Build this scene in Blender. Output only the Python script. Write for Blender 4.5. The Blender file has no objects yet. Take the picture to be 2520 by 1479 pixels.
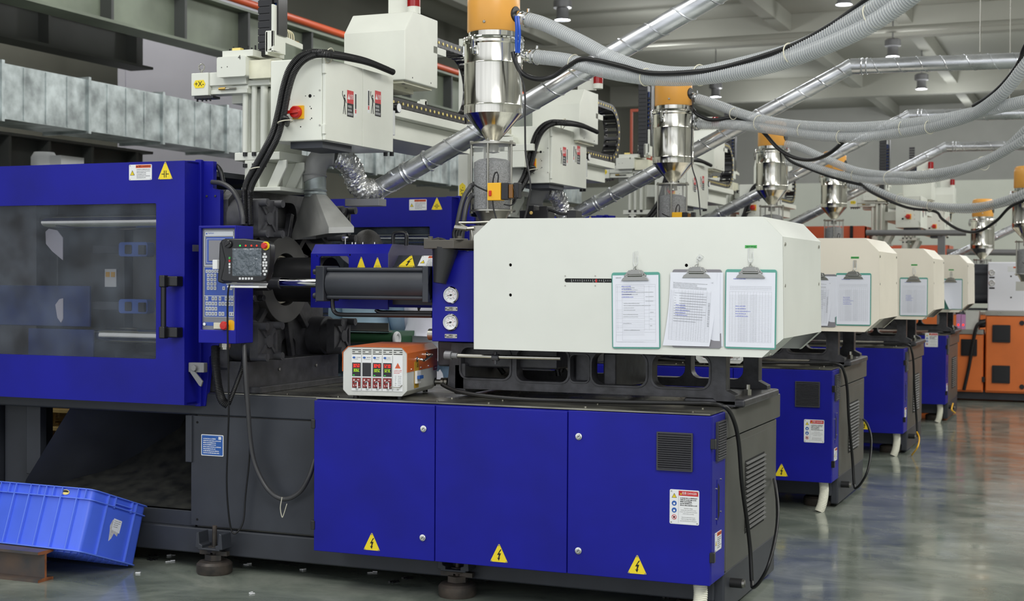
import bpy, bmesh, math, random
from mathutils import Vector as Vec, Matrix
from mathutils.geometry import tessellate_polygon
random.seed(7)
SC = bpy.context.scene; COL = SC.collection
PI = math.pi
# ------------------------------------------------------------ camera
F, CX, CY, HC = 3506.0, 1260.0, 739.5, 1.38
_y = Vec((2720-CX, 692-CY, F)).normalized()
_x = -Vec((-7164-CX, 636-CY, F)); _x -= _x.dot(_y)*_y; _x.normalize()
_z = _x.cross(_y)
if _z[1] > 0: _z = -_z
CAMP = Vec((0, 0, HC))
def at(px, py, X=None, Y=None, Z=None):
    """the world point seen at a place of the 2520x1479 photograph, on a known world plane"""
    d = Vec((px-CX, py-CY, F)); r = Vec((_x.dot(d), _y.dot(d), _z.dot(d)))
    if X is not None: t = X/r.x
    elif Y is not None: t = Y/r.y
    else: t = (Z-HC)/r.z
    return CAMP+r*t
cd = bpy.data.cameras.new('camera'); cam = bpy.data.objects.new('camera', cd); COL.objects.link(cam)
R = Matrix(((_x[0], _x[1]*-1, -_x[2]), (_y[0], -_y[1], -_y[2]), (_z[0], -_z[1], -_z[2])))
cam.matrix_world = Matrix.Translation(CAMP) @ R.to_4x4()
cd.sensor_width = 36; cd.lens = F/2520*36; cd.clip_end = 200; cd.clip_start = .05
cd.dof.use_dof = True; cd.dof.focus_distance = 6.3; cd.dof.aperture_fstop = 5.0
SC.camera = cam
# ------------------------------------------------------------ world, lights, exposure
w = bpy.data.worlds.new('world'); SC.world = w; w.use_nodes = True
w.node_tree.nodes['Background'].inputs[0].default_value = (.93, .96, 1, 1)
w.node_tree.nodes['Background'].inputs[1].default_value = 1.1
SC.view_settings.view_transform = 'Standard'; SC.view_settings.look = 'None'
SC.view_settings.gamma = 1; SC.view_settings.use_curve_mapping = False
SC.view_settings.exposure = 0.14
def area(name, loc, sx, sy, e, rot=(0, 0, 0), col=(1, 1, .97)):
    l = bpy.data.lights.new(name, 'AREA'); l.shape = 'RECTANGLE'; l.size = sx; l.size_y = sy; l.energy = e; l.color = col
    o = bpy.data.objects.new(name, l); o.location = loc; o.rotation_euler = rot; COL.objects.link(o); return o
area('fill_area', (2.2, -.2, 5.9), 4, 2.5, 330, (math.radians(38), 0, math.radians(14)))  # area lights added out of view as fill; the roof has no openings
area('fill_area', (-6, 3.0, 6.7), 3, 5, 260)
area('fill_area', (3.4, 8.0, 6.6), 2, 8, 430, (0, math.radians(36), 0))
area('fill_area', (3.6, 18.0, 6.7), 3, 9, 640, (0, math.radians(38), 0))
area('fill_area', (3.6, 30.0, 6.7), 3, 9, 420, (0, math.radians(32), 0))
# the high bay lamps of the hall, in three rows
for ly in (12, 17.0, 22.2, 27.7, 32.6, 37.5, 42):
    for lx in (-8.3, -3.76, .8):
        l = bpy.data.lights.new('bay_and_fill', 'POINT'); l.energy = 56; l.shadow_soft_size = .22; l.color = (.96, .98, 1)
        o = bpy.data.objects.new('bay_and_fill', l); o.location = (lx, ly, 5.45); COL.objects.link(o)
for lx, ly in ((-11.6, 12.6), (-7.6, 8.5)):  # two extra lights without fixtures, added to brighten the left wall and beams
    l = bpy.data.lights.new('bay_and_fill', 'POINT'); l.energy = 110; l.shadow_soft_size = .25
    o = bpy.data.objects.new('bay_and_fill', l); o.location = (lx, ly, 5.45); COL.objects.link(o)
# ------------------------------------------------------------ mesh helpers
class Fr:
    def __init__(s, O, U, W, N): s.O, s.U, s.W, s.N = Vec(O), Vec(U), Vec(W), Vec(N)
    def p(s, u, v, n=0): return s.O+s.U*u+s.W*v+s.N*n
    def at(s, u, v, n=0): return Fr(s.p(u, v, n), s.U, s.W, s.N)
    def turn(s, deg):
        c, k = math.cos(math.radians(deg)), math.sin(math.radians(deg))
        return Fr(s.O, s.U*c+s.W*k, s.W*c-s.U*k, s.N)
def FY(y): return Fr((0, y, 0), (1, 0, 0), (0, 0, 1), (0, -1, 0))
def FX(x): return Fr((x, 0, 0), (0, 1, 0), (0, 0, 1), (1, 0, 0))
def FZ(z): return Fr((0, 0, z), (1, 0, 0), (0, 1, 0), (0, 0, 1))
def rr(u0, u1, v0, v1, r, n=4):
    o = []
    for cx, cy, a in ((u1-r, v1-r, 0), (u0+r, v1-r, 90), (u0+r, v0+r, 180), (u1-r, v0+r, 270)):
        for k in range(n+1):
            t = math.radians(a+90*k/n); o.append((cx+r*math.cos(t), cy+r*math.sin(t)))
    return o
def ci(u, v, r, n=16): return [(u+r*math.cos(2*PI*k/n), v+r*math.sin(2*PI*k/n)) for k in range(n)]
def spline(pts, n=8):
    P = [Vec(p) for p in pts]; P = [P[0]*2-P[1]]+P+[P[-1]*2-P[-2]]; o = []
    for i in range(1, len(P)-2):
        a, b, c, d = P[i-1:i+3]
        for k in range(n):
            t = k/n
            o.append(.5*((2*b)+(c-a)*t+(2*a-5*b+4*c-d)*t*t+(3*b-a-3*c+d)*t**3))
    o.append(P[-2]); return o
def resample(pts, step):
    o = [pts[0]]; acc = 0
    for a, b in zip(pts, pts[1:]):
        L = (b-a).length
        if L < 1e-9: continue
        t = step-acc
        while t <= L:
            o.append(a.lerp(b, t/L)); t += step
        acc = (acc+L) % step
    return o
TXT = {}
def glyphs(s):
    if s not in TXT:
        c = bpy.data.curves.new('t', 'FONT'); c.body = s; c.size = 1; c.resolution_u = 2
        c.align_x = 'CENTER'; c.align_y = 'CENTER'
        o = bpy.data.objects.new('t', c); COL.objects.link(o)
        dg = bpy.context.evaluated_depsgraph_get(); m = o.evaluated_get(dg).to_mesh()
        TXT[s] = ([tuple(v.co) for v in m.vertices], [tuple(p.vertices) for p in m.polygons])
        o.evaluated_get(dg).to_mesh_clear(); bpy.data.objects.remove(o); bpy.data.curves.remove(c)
    return TXT[s]
class B:
    def __init__(s, m=0): s.v = []; s.f = []; s.mi = []; s.m = m
    def mat(s, m): s.m = m; return s
    def add(s, vs, fs):
        n = len(s.v); s.v += [tuple(v) for v in vs]; s.f += [tuple(i+n for i in f) for f in fs]; s.mi += [s.m]*len(fs); return s
    def box(s, x0, x1, y0, y1, z0, z1):
        return s.add([(x, y, z) for x in (x0, x1) for y in (y0, y1) for z in (z0, z1)],
                     [(0, 1, 3, 2), (4, 6, 7, 5), (0, 4, 5, 1), (2, 3, 7, 6), (0, 2, 6, 4), (1, 5, 7, 3)])
    def fbox(s, fr, u0, u1, v0, v1, n0, n1): return s.poly(fr, [(u0, v0), (u1, v0), (u1, v1), (u0, v1)], n0, n1)
    def poly(s, fr, pts, n0, n1, holes=()):
        loops = [list(pts)]+[list(h) for h in holes]; flat = [p for l in loops for p in l]; N = len(flat)
        vs = [fr.p(u, v, n0) for u, v in flat]+[fr.p(u, v, n1) for u, v in flat]; fs = []
        if holes:
            for t in tessellate_polygon([[Vec((u, v, 0)) for u, v in l] for l in loops]):
                fs += [tuple(t), tuple(i+N for i in reversed(t))]
        else: fs += [tuple(range(N)), tuple(range(2*N-1, N-1, -1))]
        k = 0
        for l in loops:
            m = len(l)
            for i in range(m): a, b = k+i, k+(i+1) % m; fs.append((a, b, b+N, a+N))
            k += m
        return s.add(vs, fs)
    def flat(s, fr, pts, n=0): return s.add([fr.p(u, v, n) for u, v in pts], [tuple(range(len(pts)))])
    def ring(s, p0, p1, r0, r1, n=20, caps=True, axis=None):
        p0, p1 = Vec(p0), Vec(p1); d = (axis or (p1-p0)).normalized()
        u = d.orthogonal().normalized(); w_ = d.cross(u); vs = []
        for p, r in ((p0, r0), (p1, r1)): vs += [p+(u*math.cos(2*PI*k/n)+w_*math.sin(2*PI*k/n))*r for k in range(n)]
        fs = [(k, (k+1) % n, n+(k+1) % n, n+k) for k in range(n)]
        if caps: fs += [tuple(range(n)), tuple(range(n, 2*n))]
        return s.add(vs, fs)
    cyl = lambda s, p0, p1, r, n=20: s.ring(p0, p1, r, r, n)
    def lathe(s, prof, o, ax=(0, 0, 1), n=32):
        o = Vec(o); d = Vec(ax).normalized(); u = d.orthogonal().normalized()
        if abs(d.z) > .99: u = Vec((1, 0, 0))
        w_ = d.cross(u); vs = []
        for r, z in prof: vs += [o+d*z+(u*math.cos(2*PI*k/n)+w_*math.sin(2*PI*k/n))*r for k in range(n)]
        return s.add(vs, [(i*n+k, i*n+(k+1) % n, (i+1)*n+(k+1) % n, (i+1)*n+k) for i in range(len(prof)-1) for k in range(n)])
    def tube(s, pts, r, n=10, sub=6, step=None, caps=True, rf=None, mf=None):
        P = spline(pts, sub) if len(pts) > 2 and sub else [Vec(p) for p in pts]
        if step: P = resample(P, step)
        m = len(P); up = None; vs = []; D = []
        for i in range(m): D.append((P[min(i+1, m-1)]-P[max(i-1, 0)]).normalized())
        for i in range(m):
            d = D[i]
            if up is None: up = d.orthogonal().normalized()
            up = (up-d*up.dot(d)).normalized(); w_ = d.cross(up)
            for k in range(n):
                a = 2*PI*k/n; q = rf(i, a, i/max(1, m-1)) if rf else r
                vs.append(P[i]+(up*math.cos(a)+w_*math.sin(a))*q)
        base = s.m
        s.add(vs, [])
        n0 = len(s.v)-len(vs)
        for i in range(m-1):
            for k in range(n):
                s.f.append((n0+i*n+k, n0+i*n+(k+1) % n, n0+(i+1)*n+(k+1) % n, n0+(i+1)*n+k)); s.mi.append(mf(i) if mf else base)
        if caps:
            s.f += [tuple(range(n0, n0+n)), tuple(range(n0+(m-1)*n, n0+m*n))]; s.mi += [base, base]
        return s
    def torus(s, c, ax, R_, r, n=24, k=8):
        c = Vec(c); d = Vec(ax).normalized(); u = d.orthogonal().normalized(); w_ = d.cross(u)
        pts = [c+(u*math.cos(2*PI*i/n)+w_*math.sin(2*PI*i/n))*R_ for i in range(n)]; vs = []
        for i in range(n):
            e = (pts[i]-c).normalized()
            vs += [pts[i]+(e*math.cos(2*PI*j/k)+d*math.sin(2*PI*j/k))*r for j in range(k)]
        return s.add(vs, [(i*k+j, i*k+(j+1) % k, ((i+1) % n)*k+(j+1) % k, ((i+1) % n)*k+j) for i in range(n) for j in range(k)])
    def bolt(s, p, ax, r=.008, h=.006, n=8):
        p = Vec(p); a = Vec(ax).normalized(); s.ring(p, p+a*h*.6, r, r, n); return s.ring(p+a*h*.6, p+a*h, r, r*.6, n)
    def text(s, fr, t, u, v, h, n=.001, wmax=None):
        vs, fs = glyphs(t)
        if not vs: return s
        k = h
        if wmax:
            wd = max(a[0] for a in vs)-min(a[0] for a in vs)
            if wd*k > wmax: kx = wmax/wd
            else: kx = k
        else: kx = k
        return s.add([fr.p(u+a[0]*kx, v+a[1]*k, n) for a in vs], fs)
def rootloc(o):
    l = Vec((0, 0, 0))
    while o: l += o.location; o = o.parent
    return l
def mesh(b, name, mats, off, bevel=0, ang=35, recalc=True):
    me = bpy.data.meshes.new(name); me.from_pydata([Vec(v)-off for v in b.v], [], b.f)
    if not isinstance(mats, (list, tuple)): mats = [mats]
    for m in mats: me.materials.append(m)
    me.polygons.foreach_set('material_index', b.mi)
    if recalc:
        bm = bmesh.new(); bm.from_mesh(me); bmesh.ops.recalc_face_normals(bm, faces=bm.faces); bm.to_mesh(me); bm.free()
    me.polygons.foreach_set('use_smooth', [True]*len(me.polygons)); me.set_sharp_from_angle(angle=math.radians(ang))
    return me
def bev(o, w_, seg=2):
    if w_:
        m = o.modifiers.new('bevel', 'BEVEL'); m.width = w_; m.segments = seg; m.limit_method = 'ANGLE'; m.angle_limit = math.radians(40)
        m.harden_normals = True
def part(b, name, mats, parent, bevel=0, ang=35, label=None, kind=None, recalc=True):
    o = bpy.data.objects.new(name, mesh(b, name, mats, rootloc(parent), bevel, ang, recalc)); COL.objects.link(o); o.parent = parent; bev(o, bevel)
    if label: o['label'] = label
    if kind: o['kind'] = kind
    return o
def thing(name, label, cat, loc, group=None):
    o = bpy.data.objects.new(name, None); COL.objects.link(o); o.location = loc; o.empty_display_size = .1
    o['label'] = label; o['category'] = cat
    if group: o['group'] = group
    return o
def single(b, name, mats, label, cat, loc=None, group=None, bevel=0, ang=35, kind=None, recalc=True):
    if loc is None:
        xs = [v[0] for v in b.v]; ys = [v[1] for v in b.v]; zs = [v[2] for v in b.v]
        loc = Vec(((min(xs)+max(xs))/2, (min(ys)+max(ys))/2, min(zs)))
    loc = Vec(loc); o = bpy.data.objects.new(name, mesh(b, name, mats, loc, bevel, ang, recalc)); COL.objects.link(o); o.location = loc; bev(o, bevel)
    o['label'] = label; o['category'] = cat
    if group: o['group'] = group
    if kind: o['kind'] = kind
    return o
def struct(b, name, mats, bevel=0, ang=35):
    o = bpy.data.objects.new(name, mesh(b, name, mats, Vec((0, 0, 0)), bevel, ang)); COL.objects.link(o); o['kind'] = 'structure'; bev(o, bevel); return o
def copy_tree(o, parent=None, d=None, label=None, skip=()):
    c = o.copy(); COL.objects.link(c)
    if parent: c.parent = parent
    if d is not None: c.location = Vec(o.location)+Vec(d)
    if label: c['label'] = label
    for ch in list(o.children):
        if ch.name.split('.')[0] not in skip: copy_tree(ch, c, skip=skip)
    return c
def kids(o, nm): return sorted([c for c in o.children if c.name.split('.')[0] == nm], key=lambda c: c.name)
def swap(o, old, new):
    for c in [o]+list(o.children_recursive):
        for sl in getattr(c, 'material_slots', []):
            if sl.material == old: sl.link = 'OBJECT'; sl.material = new
# ------------------------------------------------------------ materials
def lin(c): return tuple((x/255/12.92 if x/255 <= .04045 else ((x/255+.055)/1.055)**2.4) for x in c)+(1,)
def M(name, c, rough=.5, metal=0, mott=None, bump=None, alpha=1, emit=0, coat=0, trans=0, c2=None, rmott=None, spec=None, ior=None):
    m = bpy.data.materials.new(name); m.use_nodes = True; nt = m.node_tree; p = nt.nodes['Principled BSDF']; L = nt.links.new
    p.inputs['Base Color'].default_value = lin(c); p.inputs['Roughness'].default_value = rough; p.inputs['Metallic'].default_value = metal
    p.inputs['Alpha'].default_value = alpha; p.inputs['Coat Weight'].default_value = coat; p.inputs['Transmission Weight'].default_value = trans
    if spec is not None: p.inputs['Specular IOR Level'].default_value = spec
    if ior: p.inputs['IOR'].default_value = ior
    if emit: p.inputs['Emission Color'].default_value = lin(c); p.inputs['Emission Strength'].default_value = emit
    if mott or bump or rmott: tc = nt.nodes.new('ShaderNodeTexCoord')
    def noise(sc, det=4):
        n = nt.nodes.new('ShaderNodeTexNoise'); n.inputs['Detail'].default_value = det
        if isinstance(sc, (tuple, list)):
            mp = nt.nodes.new('ShaderNodeMapping'); mp.inputs['Scale'].default_value = sc; L(tc.outputs['Object'], mp.inputs[0]); L(mp.outputs[0], n.inputs[0]); n.inputs['Scale'].default_value = 1
        else: n.inputs['Scale'].default_value = sc; L(tc.outputs['Object'], n.inputs['Vector'])
        return n
    if mott:
        n = noise(mott[0]); r = nt.nodes.new('ShaderNodeValToRGB'); k = mott[1]; r.color_ramp.elements[0].position = .5-.18; r.color_ramp.elements[1].position = .5+.18
        r.color_ramp.elements[0].color = lin(tuple(x*(1-k) for x in c)); r.color_ramp.elements[1].color = lin(c2 or tuple(min(255, x*(1+k)) for x in c))
        L(n.outputs[0], r.inputs[0]); L(r.outputs[0], p.inputs['Base Color'])
    if rmott:
        n = noise(rmott[0]); q = nt.nodes.new('ShaderNodeMapRange'); q.inputs[1].default_value = .3; q.inputs[2].default_value = .7
        q.inputs[3].default_value = rmott[1]; q.inputs[4].default_value = rmott[2]; L(n.outputs[0], q.inputs[0]); L(q.outputs[0], p.inputs['Roughness'])
    if bump:
        n = noise(bump[0], 3); q = nt.nodes.new('ShaderNodeBump'); q.inputs['Strength'].default_value = bump[1]; q.inputs['Distance'].default_value = bump[2] if len(bump) > 2 else .002
        L(n.outputs[0], q.inputs['Height']); L(q.outputs[0], p.inputs['Normal'])
    return m
blue = M('blue powder coat', (20, 23, 140), .42, mott=(3, .07), bump=(260, .12, .0006), spec=.28)
dgrey = M('dark grey paint', (50, 53, 60), .5, mott=(5, .08), bump=(250, .1, .0005))
egrey = M('olive grey painted steel', (76, 76, 72), .42, mott=(4, .08), bump=(250, .1, .0005))
castm = M('black cast iron', (50, 50, 54), .42, mott=(18, .25), bump=(28, .45, .004))
castd = M('shaded casting recess', (34, 34, 37), .5, bump=(28, .4, .004))  # darker copy of the cast iron, recess shade put into its colour
white = M('white powder coat', (222, 224, 217), .38, mott=(2, .02), bump=(420, .2, .0006), spec=.4)
cream = M('cream powder coat', (236, 228, 212), .4, mott=(2, .02), bump=(420, .1, .0005))
rwhite = M('robot white paint', (222, 224, 214), .33, mott=(2.5, .03), spec=.4)
ryel = M('yellowed white paint', (214, 212, 190), .4, mott=(8, .06))
steel = M('polished stainless steel', (200, 198, 190), .13, 1, mott=((16, 16, .7), .22),  rmott=((9, 9, 1.2), .07, .2))  # vertical streaks of reflection put into the base colour
chrome = M('chrome', (215, 215, 212), .08, 1)
brushed = M('brushed steel', (170, 168, 160), .3, 1, rmott=(6, .22, .45))
topst = M('bare steel cover plate', (140, 138, 128), .3, 1, mott=((3, 14, 3), .25), rmott=(5, .2, .5))
galv = M('galvanised sheet', (150, 158, 158), .38, .6, mott=(6, .1), c2=(196, 205, 205), rmott=(4, .28, .55))
duct = M('galvanised spiral duct', (196, 198, 202), .28, .8, mott=((3, 3, 14), .16), rmott=(9, .18, .42))
foil = M('aluminium foil', (236, 236, 236), .2, .85, bump=(55, .9, .006))
alu = M('grey aluminium sheet', (172, 172, 168), .42, .45, mott=(6, .1), rmott=(6, .3, .55))
gplas = M('grey plastic pipe', (150, 150, 150), .35)
gmet = M('grey painted bracket', (128, 128, 130), .4, .3)
orange = M('orange hopper paint', (230, 166, 78), .32, mott=(3, .05))
orangeb = M('orange enamel', (214, 106, 38), .35, mott=(4, .05))
orangec = M('orange cabinet paint', (226, 118, 52), .4, mott=(3, .04))
lgrey = M('light grey enamel', (205, 206, 202), .38, mott=(6, .03))
dplas = M('black plastic', (24, 24, 27), .3)
rubber = M('black rubber', (22, 22, 24), .42)
grubber = M('grey rubber cable', (60, 60, 62), .4)
black = M('black print', (18, 18, 20), .6)
hole = M('black opening', (6, 6, 7), .9)
yellow = M('yellow sign', (240, 214, 40), .45)
yel2 = M('yellow plastic', (236, 178, 24), .4)
red = M('red plastic', (196, 34, 26), .3)
redp = M('red print', (196, 36, 40), .5)
dred = M('dark red keys', (140, 44, 44), .4)
orp = M('orange print', (214, 92, 48), .5)
signw = M('white sign', (228, 229, 230), .4)
pgrey = M('grey print', (120, 122, 128), .6)
pform = M('pale grey form print', (168, 170, 176), .6)
pblue = M('blue print', (40, 92, 170), .5)
pbink = M('blue ink', (140, 146, 205), .6)
paper = M('paper', (226, 228, 238), .7, bump=(6, .35, .01))
teal = M('teal clipboard', (90, 160, 146), .3)
gclip = M('grey clipboard', (132, 130, 136), .3)
clearp = M('clear plastic', (245, 246, 248), .3, alpha=.15)
green = M('green tag', (74, 170, 84), .5)
crate = M('blue polypropylene', (76, 108, 232), .33, mott=(2.5, .05), spec=.5)
crate2 = M('blue polypropylene ribs', (96, 128, 238), .35)
rust = M('rusty steel', (84, 86, 90), .5, .3, mott=(7, .15), c2=(104, 88, 78))
footm = M('oily foot casting', (62, 60, 58), .5, .3, mott=(12, .2), c2=(92, 82, 74))
rustb = M('rust', (130, 78, 46), .7, mott=(20, .25))
beige = M('beige strap', (214, 210, 190), .5)
chy = M('pale yellow plastic', (240, 218, 130), .4)
glassm = M('guard window', (66, 72, 80), .04, alpha=.22, mott=(5, .6), spec=.5)
clearg = M('clear glass tube', (235, 238, 238), .04, alpha=.16)
pell = M('grey plastic pellets', (104, 104, 106), .5, mott=(180, .35), bump=(260, .8, .004))
hosem = M('clear pvc hose', (186, 190, 194), .22, alpha=.62)
hoser = M('hose spiral wire', (222, 224, 222), .3, alpha=.8)
redled = M('red led', (255, 40, 20), .5, emit=1.8)
yelled = M('yellow green led', (190, 240, 20), .5, emit=.7)
grnled = M('green led', (40, 240, 70), .5, emit=1.5)
lampe = M('lamp face', (235, 240, 255), .5, emit=14)
beac = M('red beacon lens', (150, 12, 18), .15, coat=.5)
screen = M('display glass', (12, 13, 18), .12)
film = M('crumpled clear film', (96, 104, 112), .16, bump=(22, 1.0, .02))
panelg = M('grey keypad foil', (120, 122, 130), .35)
panelw = M('pale keypad print', (200, 204, 210), .4)
panelb = M('blue keypad foil', (52, 84, 172), .35)
lcd = M('unlit lcd', (128, 128, 134), .25)
greenb = M('green roller', (52, 92, 62), .3)
# ------------------------------------------------------------ the hall
def floor_mat():
    m = M('polished epoxy floor', (112, 118, 108), .16, spec=.6)
    nt = m.node_tree; p = nt.nodes['Principled BSDF']; L = nt.links.new
    tc = nt.nodes.new('ShaderNodeTexCoord'); mp = nt.nodes.new('ShaderNodeMapping'); mp.inputs['Scale'].default_value = (.9, 1.2, 1)
    L(tc.outputs['Object'], mp.inputs[0])
    a = nt.nodes.new('ShaderNodeTexNoise'); a.inputs['Scale'].default_value = 2.2; a.inputs['Detail'].default_value = 7; a.inputs['Roughness'].default_value = .62; a.inputs['Distortion'].default_value = .6
    L(mp.outputs[0], a.inputs['Vector'])
    r = nt.nodes.new('ShaderNodeValToRGB'); e = r.color_ramp.elements; e[0].position = .36; e[1].position = .66
    e[0].color = lin((98, 106, 98)); e[1].color = lin((144, 149, 139)); x = r.color_ramp.elements.new(.5); x.color = lin((120, 127, 118)); L(a.outputs[0], r.inputs[0])
    L(r.outputs[0], p.inputs['Base Color'])
    b = nt.nodes.new('ShaderNodeTexNoise'); b.inputs['Scale'].default_value = 5; b.inputs['Detail'].default_value = 5; L(mp.outputs[0], b.inputs['Vector'])
    q = nt.nodes.new('ShaderNodeMapRange'); q.inputs[1].default_value = .35; q.inputs[2].default_value = .7; q.inputs[3].default_value = .09; q.inputs[4].default_value = .22
    L(b.outputs[0], q.inputs[0]); L(q.outputs[0], p.inputs['Roughness'])
    bu = nt.nodes.new('ShaderNodeBump'); bu.inputs['Strength'].default_value = .03; bu.inputs['Distance'].default_value = .01; L(b.outputs[0], bu.inputs['Height']); L(bu.outputs[0], p.inputs['Normal'])
    return m
struct(B().box(-16, 7, -2.5, 46, -.12, 0), 'floor', floor_mat())
mceil = M('painted ceiling', (168, 168, 158), .8, mott=(.4, .03)); mwall = M('grey painted wall', (190, 190, 184), .8, mott=(.5, .05))
mlil = M('pale lilac wall', (196, 194, 202), .8, mott=(.6, .03)); mwhite = M('lit band white', (222, 226, 214), .8, mott=(.5, .03))
molive = M('dark olive wall', (96, 96, 86), .8, mott=(.4, .1)); mbeam = M('grey green steel beam', (118, 126, 110), .5, mott=(1.2, .12)); mdark = M('dark steel beam', (66, 68, 66), .55, mott=(1, .1))
struct(B().box(-16, 7, -2.5, 46, 6.8, 6.9), 'ceiling', mceil)
struct(B().box(-16, 7, 45.6, 45.8, 0, 6.8), 'wall_back', mwall)
struct(B().box(-13.2, -13, -2.5, 45.6, 0, 6.8), 'wall_left', molive)
struct(B().box(6.8, 7, -2.5, 46, 0, 6.8), 'wall_right', mwall)
lw = at(295, 180, X=-12)
struct(B().box(at(295, 180, Y=15.6).x, -9.9, 15.6, 15.75, 0, 6.8), 'wall_partition', mlil)
struct(B().box(-13, 6.8, 36, 36.2, 0, 3.8), 'wall_lit_band', mwhite)  # white wall added to stand for the brightly lit lower end of the hall
struct(B().box(at(295, 180, Y=15.6).x-.02, at(295, 180, Y=15.6).x+.1, 15.58, 15.77, 0, 6.8), 'trim_1', mlil)
# ceiling beams
def beam(b, x0, x1, y0, y1, z0, z1): return b.box(x0, x1, y0, y1, z0, z1)
n = 0
for y in (10.5, 19.8, 29.25, 38.5):
    n += 1; struct(B().box(-13, 6.8, y-.16, y+.16, 6.22, 6.8), 'trim_%d' % (n+1), mceil, .01)
for x in (-11.2, -6.1, -3.7, 2.6):
    n += 1; struct(B().box(x-.13, x+.13, 0, 45.6, 6.45, 6.8), 'trim_%d' % (n+1), mceil, .01)
b = B(); b.cyl((-13, 27.6, 6.1), (6.8, 27.6, 6.1), .06, 10)
single(b, 'ceiling_pipe', mceil, 'grey pipe running across under the pale ceiling, upper right', 'pipe')
# lamps
def lamp(x, y, z, label, first=None):
    if first: return copy_tree(first, d=Vec((x, y, z))-first.location, label=label)
    t = thing('high_bay_lamp', label, 'ceiling lamp', (x, y, z), 'high bay lamps hanging from the ceiling')
    b = B(); b.lathe([(0, .34), (.11, .34), (.15, .31), (.15, .2), (.1, .19), (.1, .06), (.13, 0), (.125, 0), (.09, .05), (0, .05)], (x, y, z), n=20); part(b, 'housing', gmet, t)
    b = B(); b.lathe([(0, .015), (.1, .02), (.1, .03), (0, .03)], (x, y, z), n=16); part(b, 'lamp_face', lampe, t)
    b = B(); b.cyl((x, y, z+.34), (x, y, 6.8), .012, 8); part(b, 'rod', gmet, t)
    return t
lp = lamp(-3.75, 22.2, 5.6, 'round hanging lamp highest at the top edge, above the second curved hose')
for x, y, lb in ((-3.76, 27.7, 'round hanging lamp just above the bend of the second spiral duct'), (-3.8, 32.6, 'round hanging lamp below the horizontal run of the second spiral duct'),
                 (-8.25, 21.9, 'round hanging lamp above the nearest hoses, right of the nearest orange hopper lid'), (-8.4, 32.4, 'small hanging lamp right of the second orange hopper lid'),
                 (-3.8, 17.0, None)):
    if lb: lamp(x, y, 5.6, lb, lp)
# steel beams at the left: I-sections with stiffeners
def ibeam(x, y0, y1, z0, z1, m, st, label, wd=.32):
    t = thing('steel_beam', label, 'steel beam', (x, y0, z0), None)
    for q in (z0, z1-.03): part(B().box(x-wd/2, x+wd/2, y0, y1, q, q+.03), 'flange', m, t)
    part(B().box(x-.01, x+.01, y0, y1, z0+.03, z1-.03), 'web', m, t)
    for y in st: part(B().box(x+.01, x+wd/2-.01, y-.02, y+.02, z0+.03, z1-.03), 'stiffener', mdark, t)
ibeam(-9.5, 7, 26, 3.95, 4.52, mbeam, [9.2, 10.5, 11.85, 13.1, 14.35, 15.8, 17.2, 18.6, 20, 21.4], 'grey green steel beam with stiffener plates, topmost at the upper left')
ibeam(-10.6, 7, 13.98, 3.82, 4.3, mdark, [9, 10.6, 12.2, 13.7], 'dark steel beam ending at the lilac wall, above the square duct')
ibeam(-10.6, 7, 13.98, 2.35, 2.85, mdark, [9, 10.4, 11.6, 12.2, 12.9, 13.7], 'dark steel beam under the square galvanised duct, above the nearest blue guard door')
b = B(); b.cyl((-9.45, 7, 4.66), (-9.45, 26, 4.58), .045, 12)
single(b, 'orange_pipe', M('orange pipe paint', (214, 88, 42), .4), 'thin orange pipe running along the top of the green steel beam', 'pipe')
# square galvanised duct
t = thing('rectangular_duct', 'large square galvanised air duct with ribbed sheet panels running into the hall', 'air duct', (-9.25, 8, 2.75))
y = 6.4; k = 0
while y < 24:
    L_ = 1.16; b = B()
    b.box(-9.5, -9.0, y+.01, y+L_-.01, 2.76, 3.25)
    for j in range(1, 4):
        q = y+j*L_/4; b.poly(Fr((-9.0, 0, 0), (0, 1, 0), (0, 0, 1), (1, 0, 0)), [(q-.012, 2.77), (q+.012, 2.77), (q+.012, 3.24), (q-.012, 3.24)], 0, .008)
    part(b, 'duct_panel', galv, t)
    b = B(); b.box(-9.53, -8.975, y-.018, y+.018, 2.735, 3.275); part(b, 'duct_flange', galv, t)
    y += L_
# red frame on the wall, far
b = B(); b.poly(FY(20), [(-6.45, 3.1), (-6.12, 3.1), (-6.12, 3.86), (-6.45, 3.86)], 0, .04, holes=[[(-6.42, 3.14), (-6.15, 3.14), (-6.15, 3.82), (-6.42, 3.82)]])
single(b, 'wall_frame', M('red orange frame', (176, 78, 50), .5), 'thin red metal frame behind the second stainless hopper', 'frame')
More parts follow.
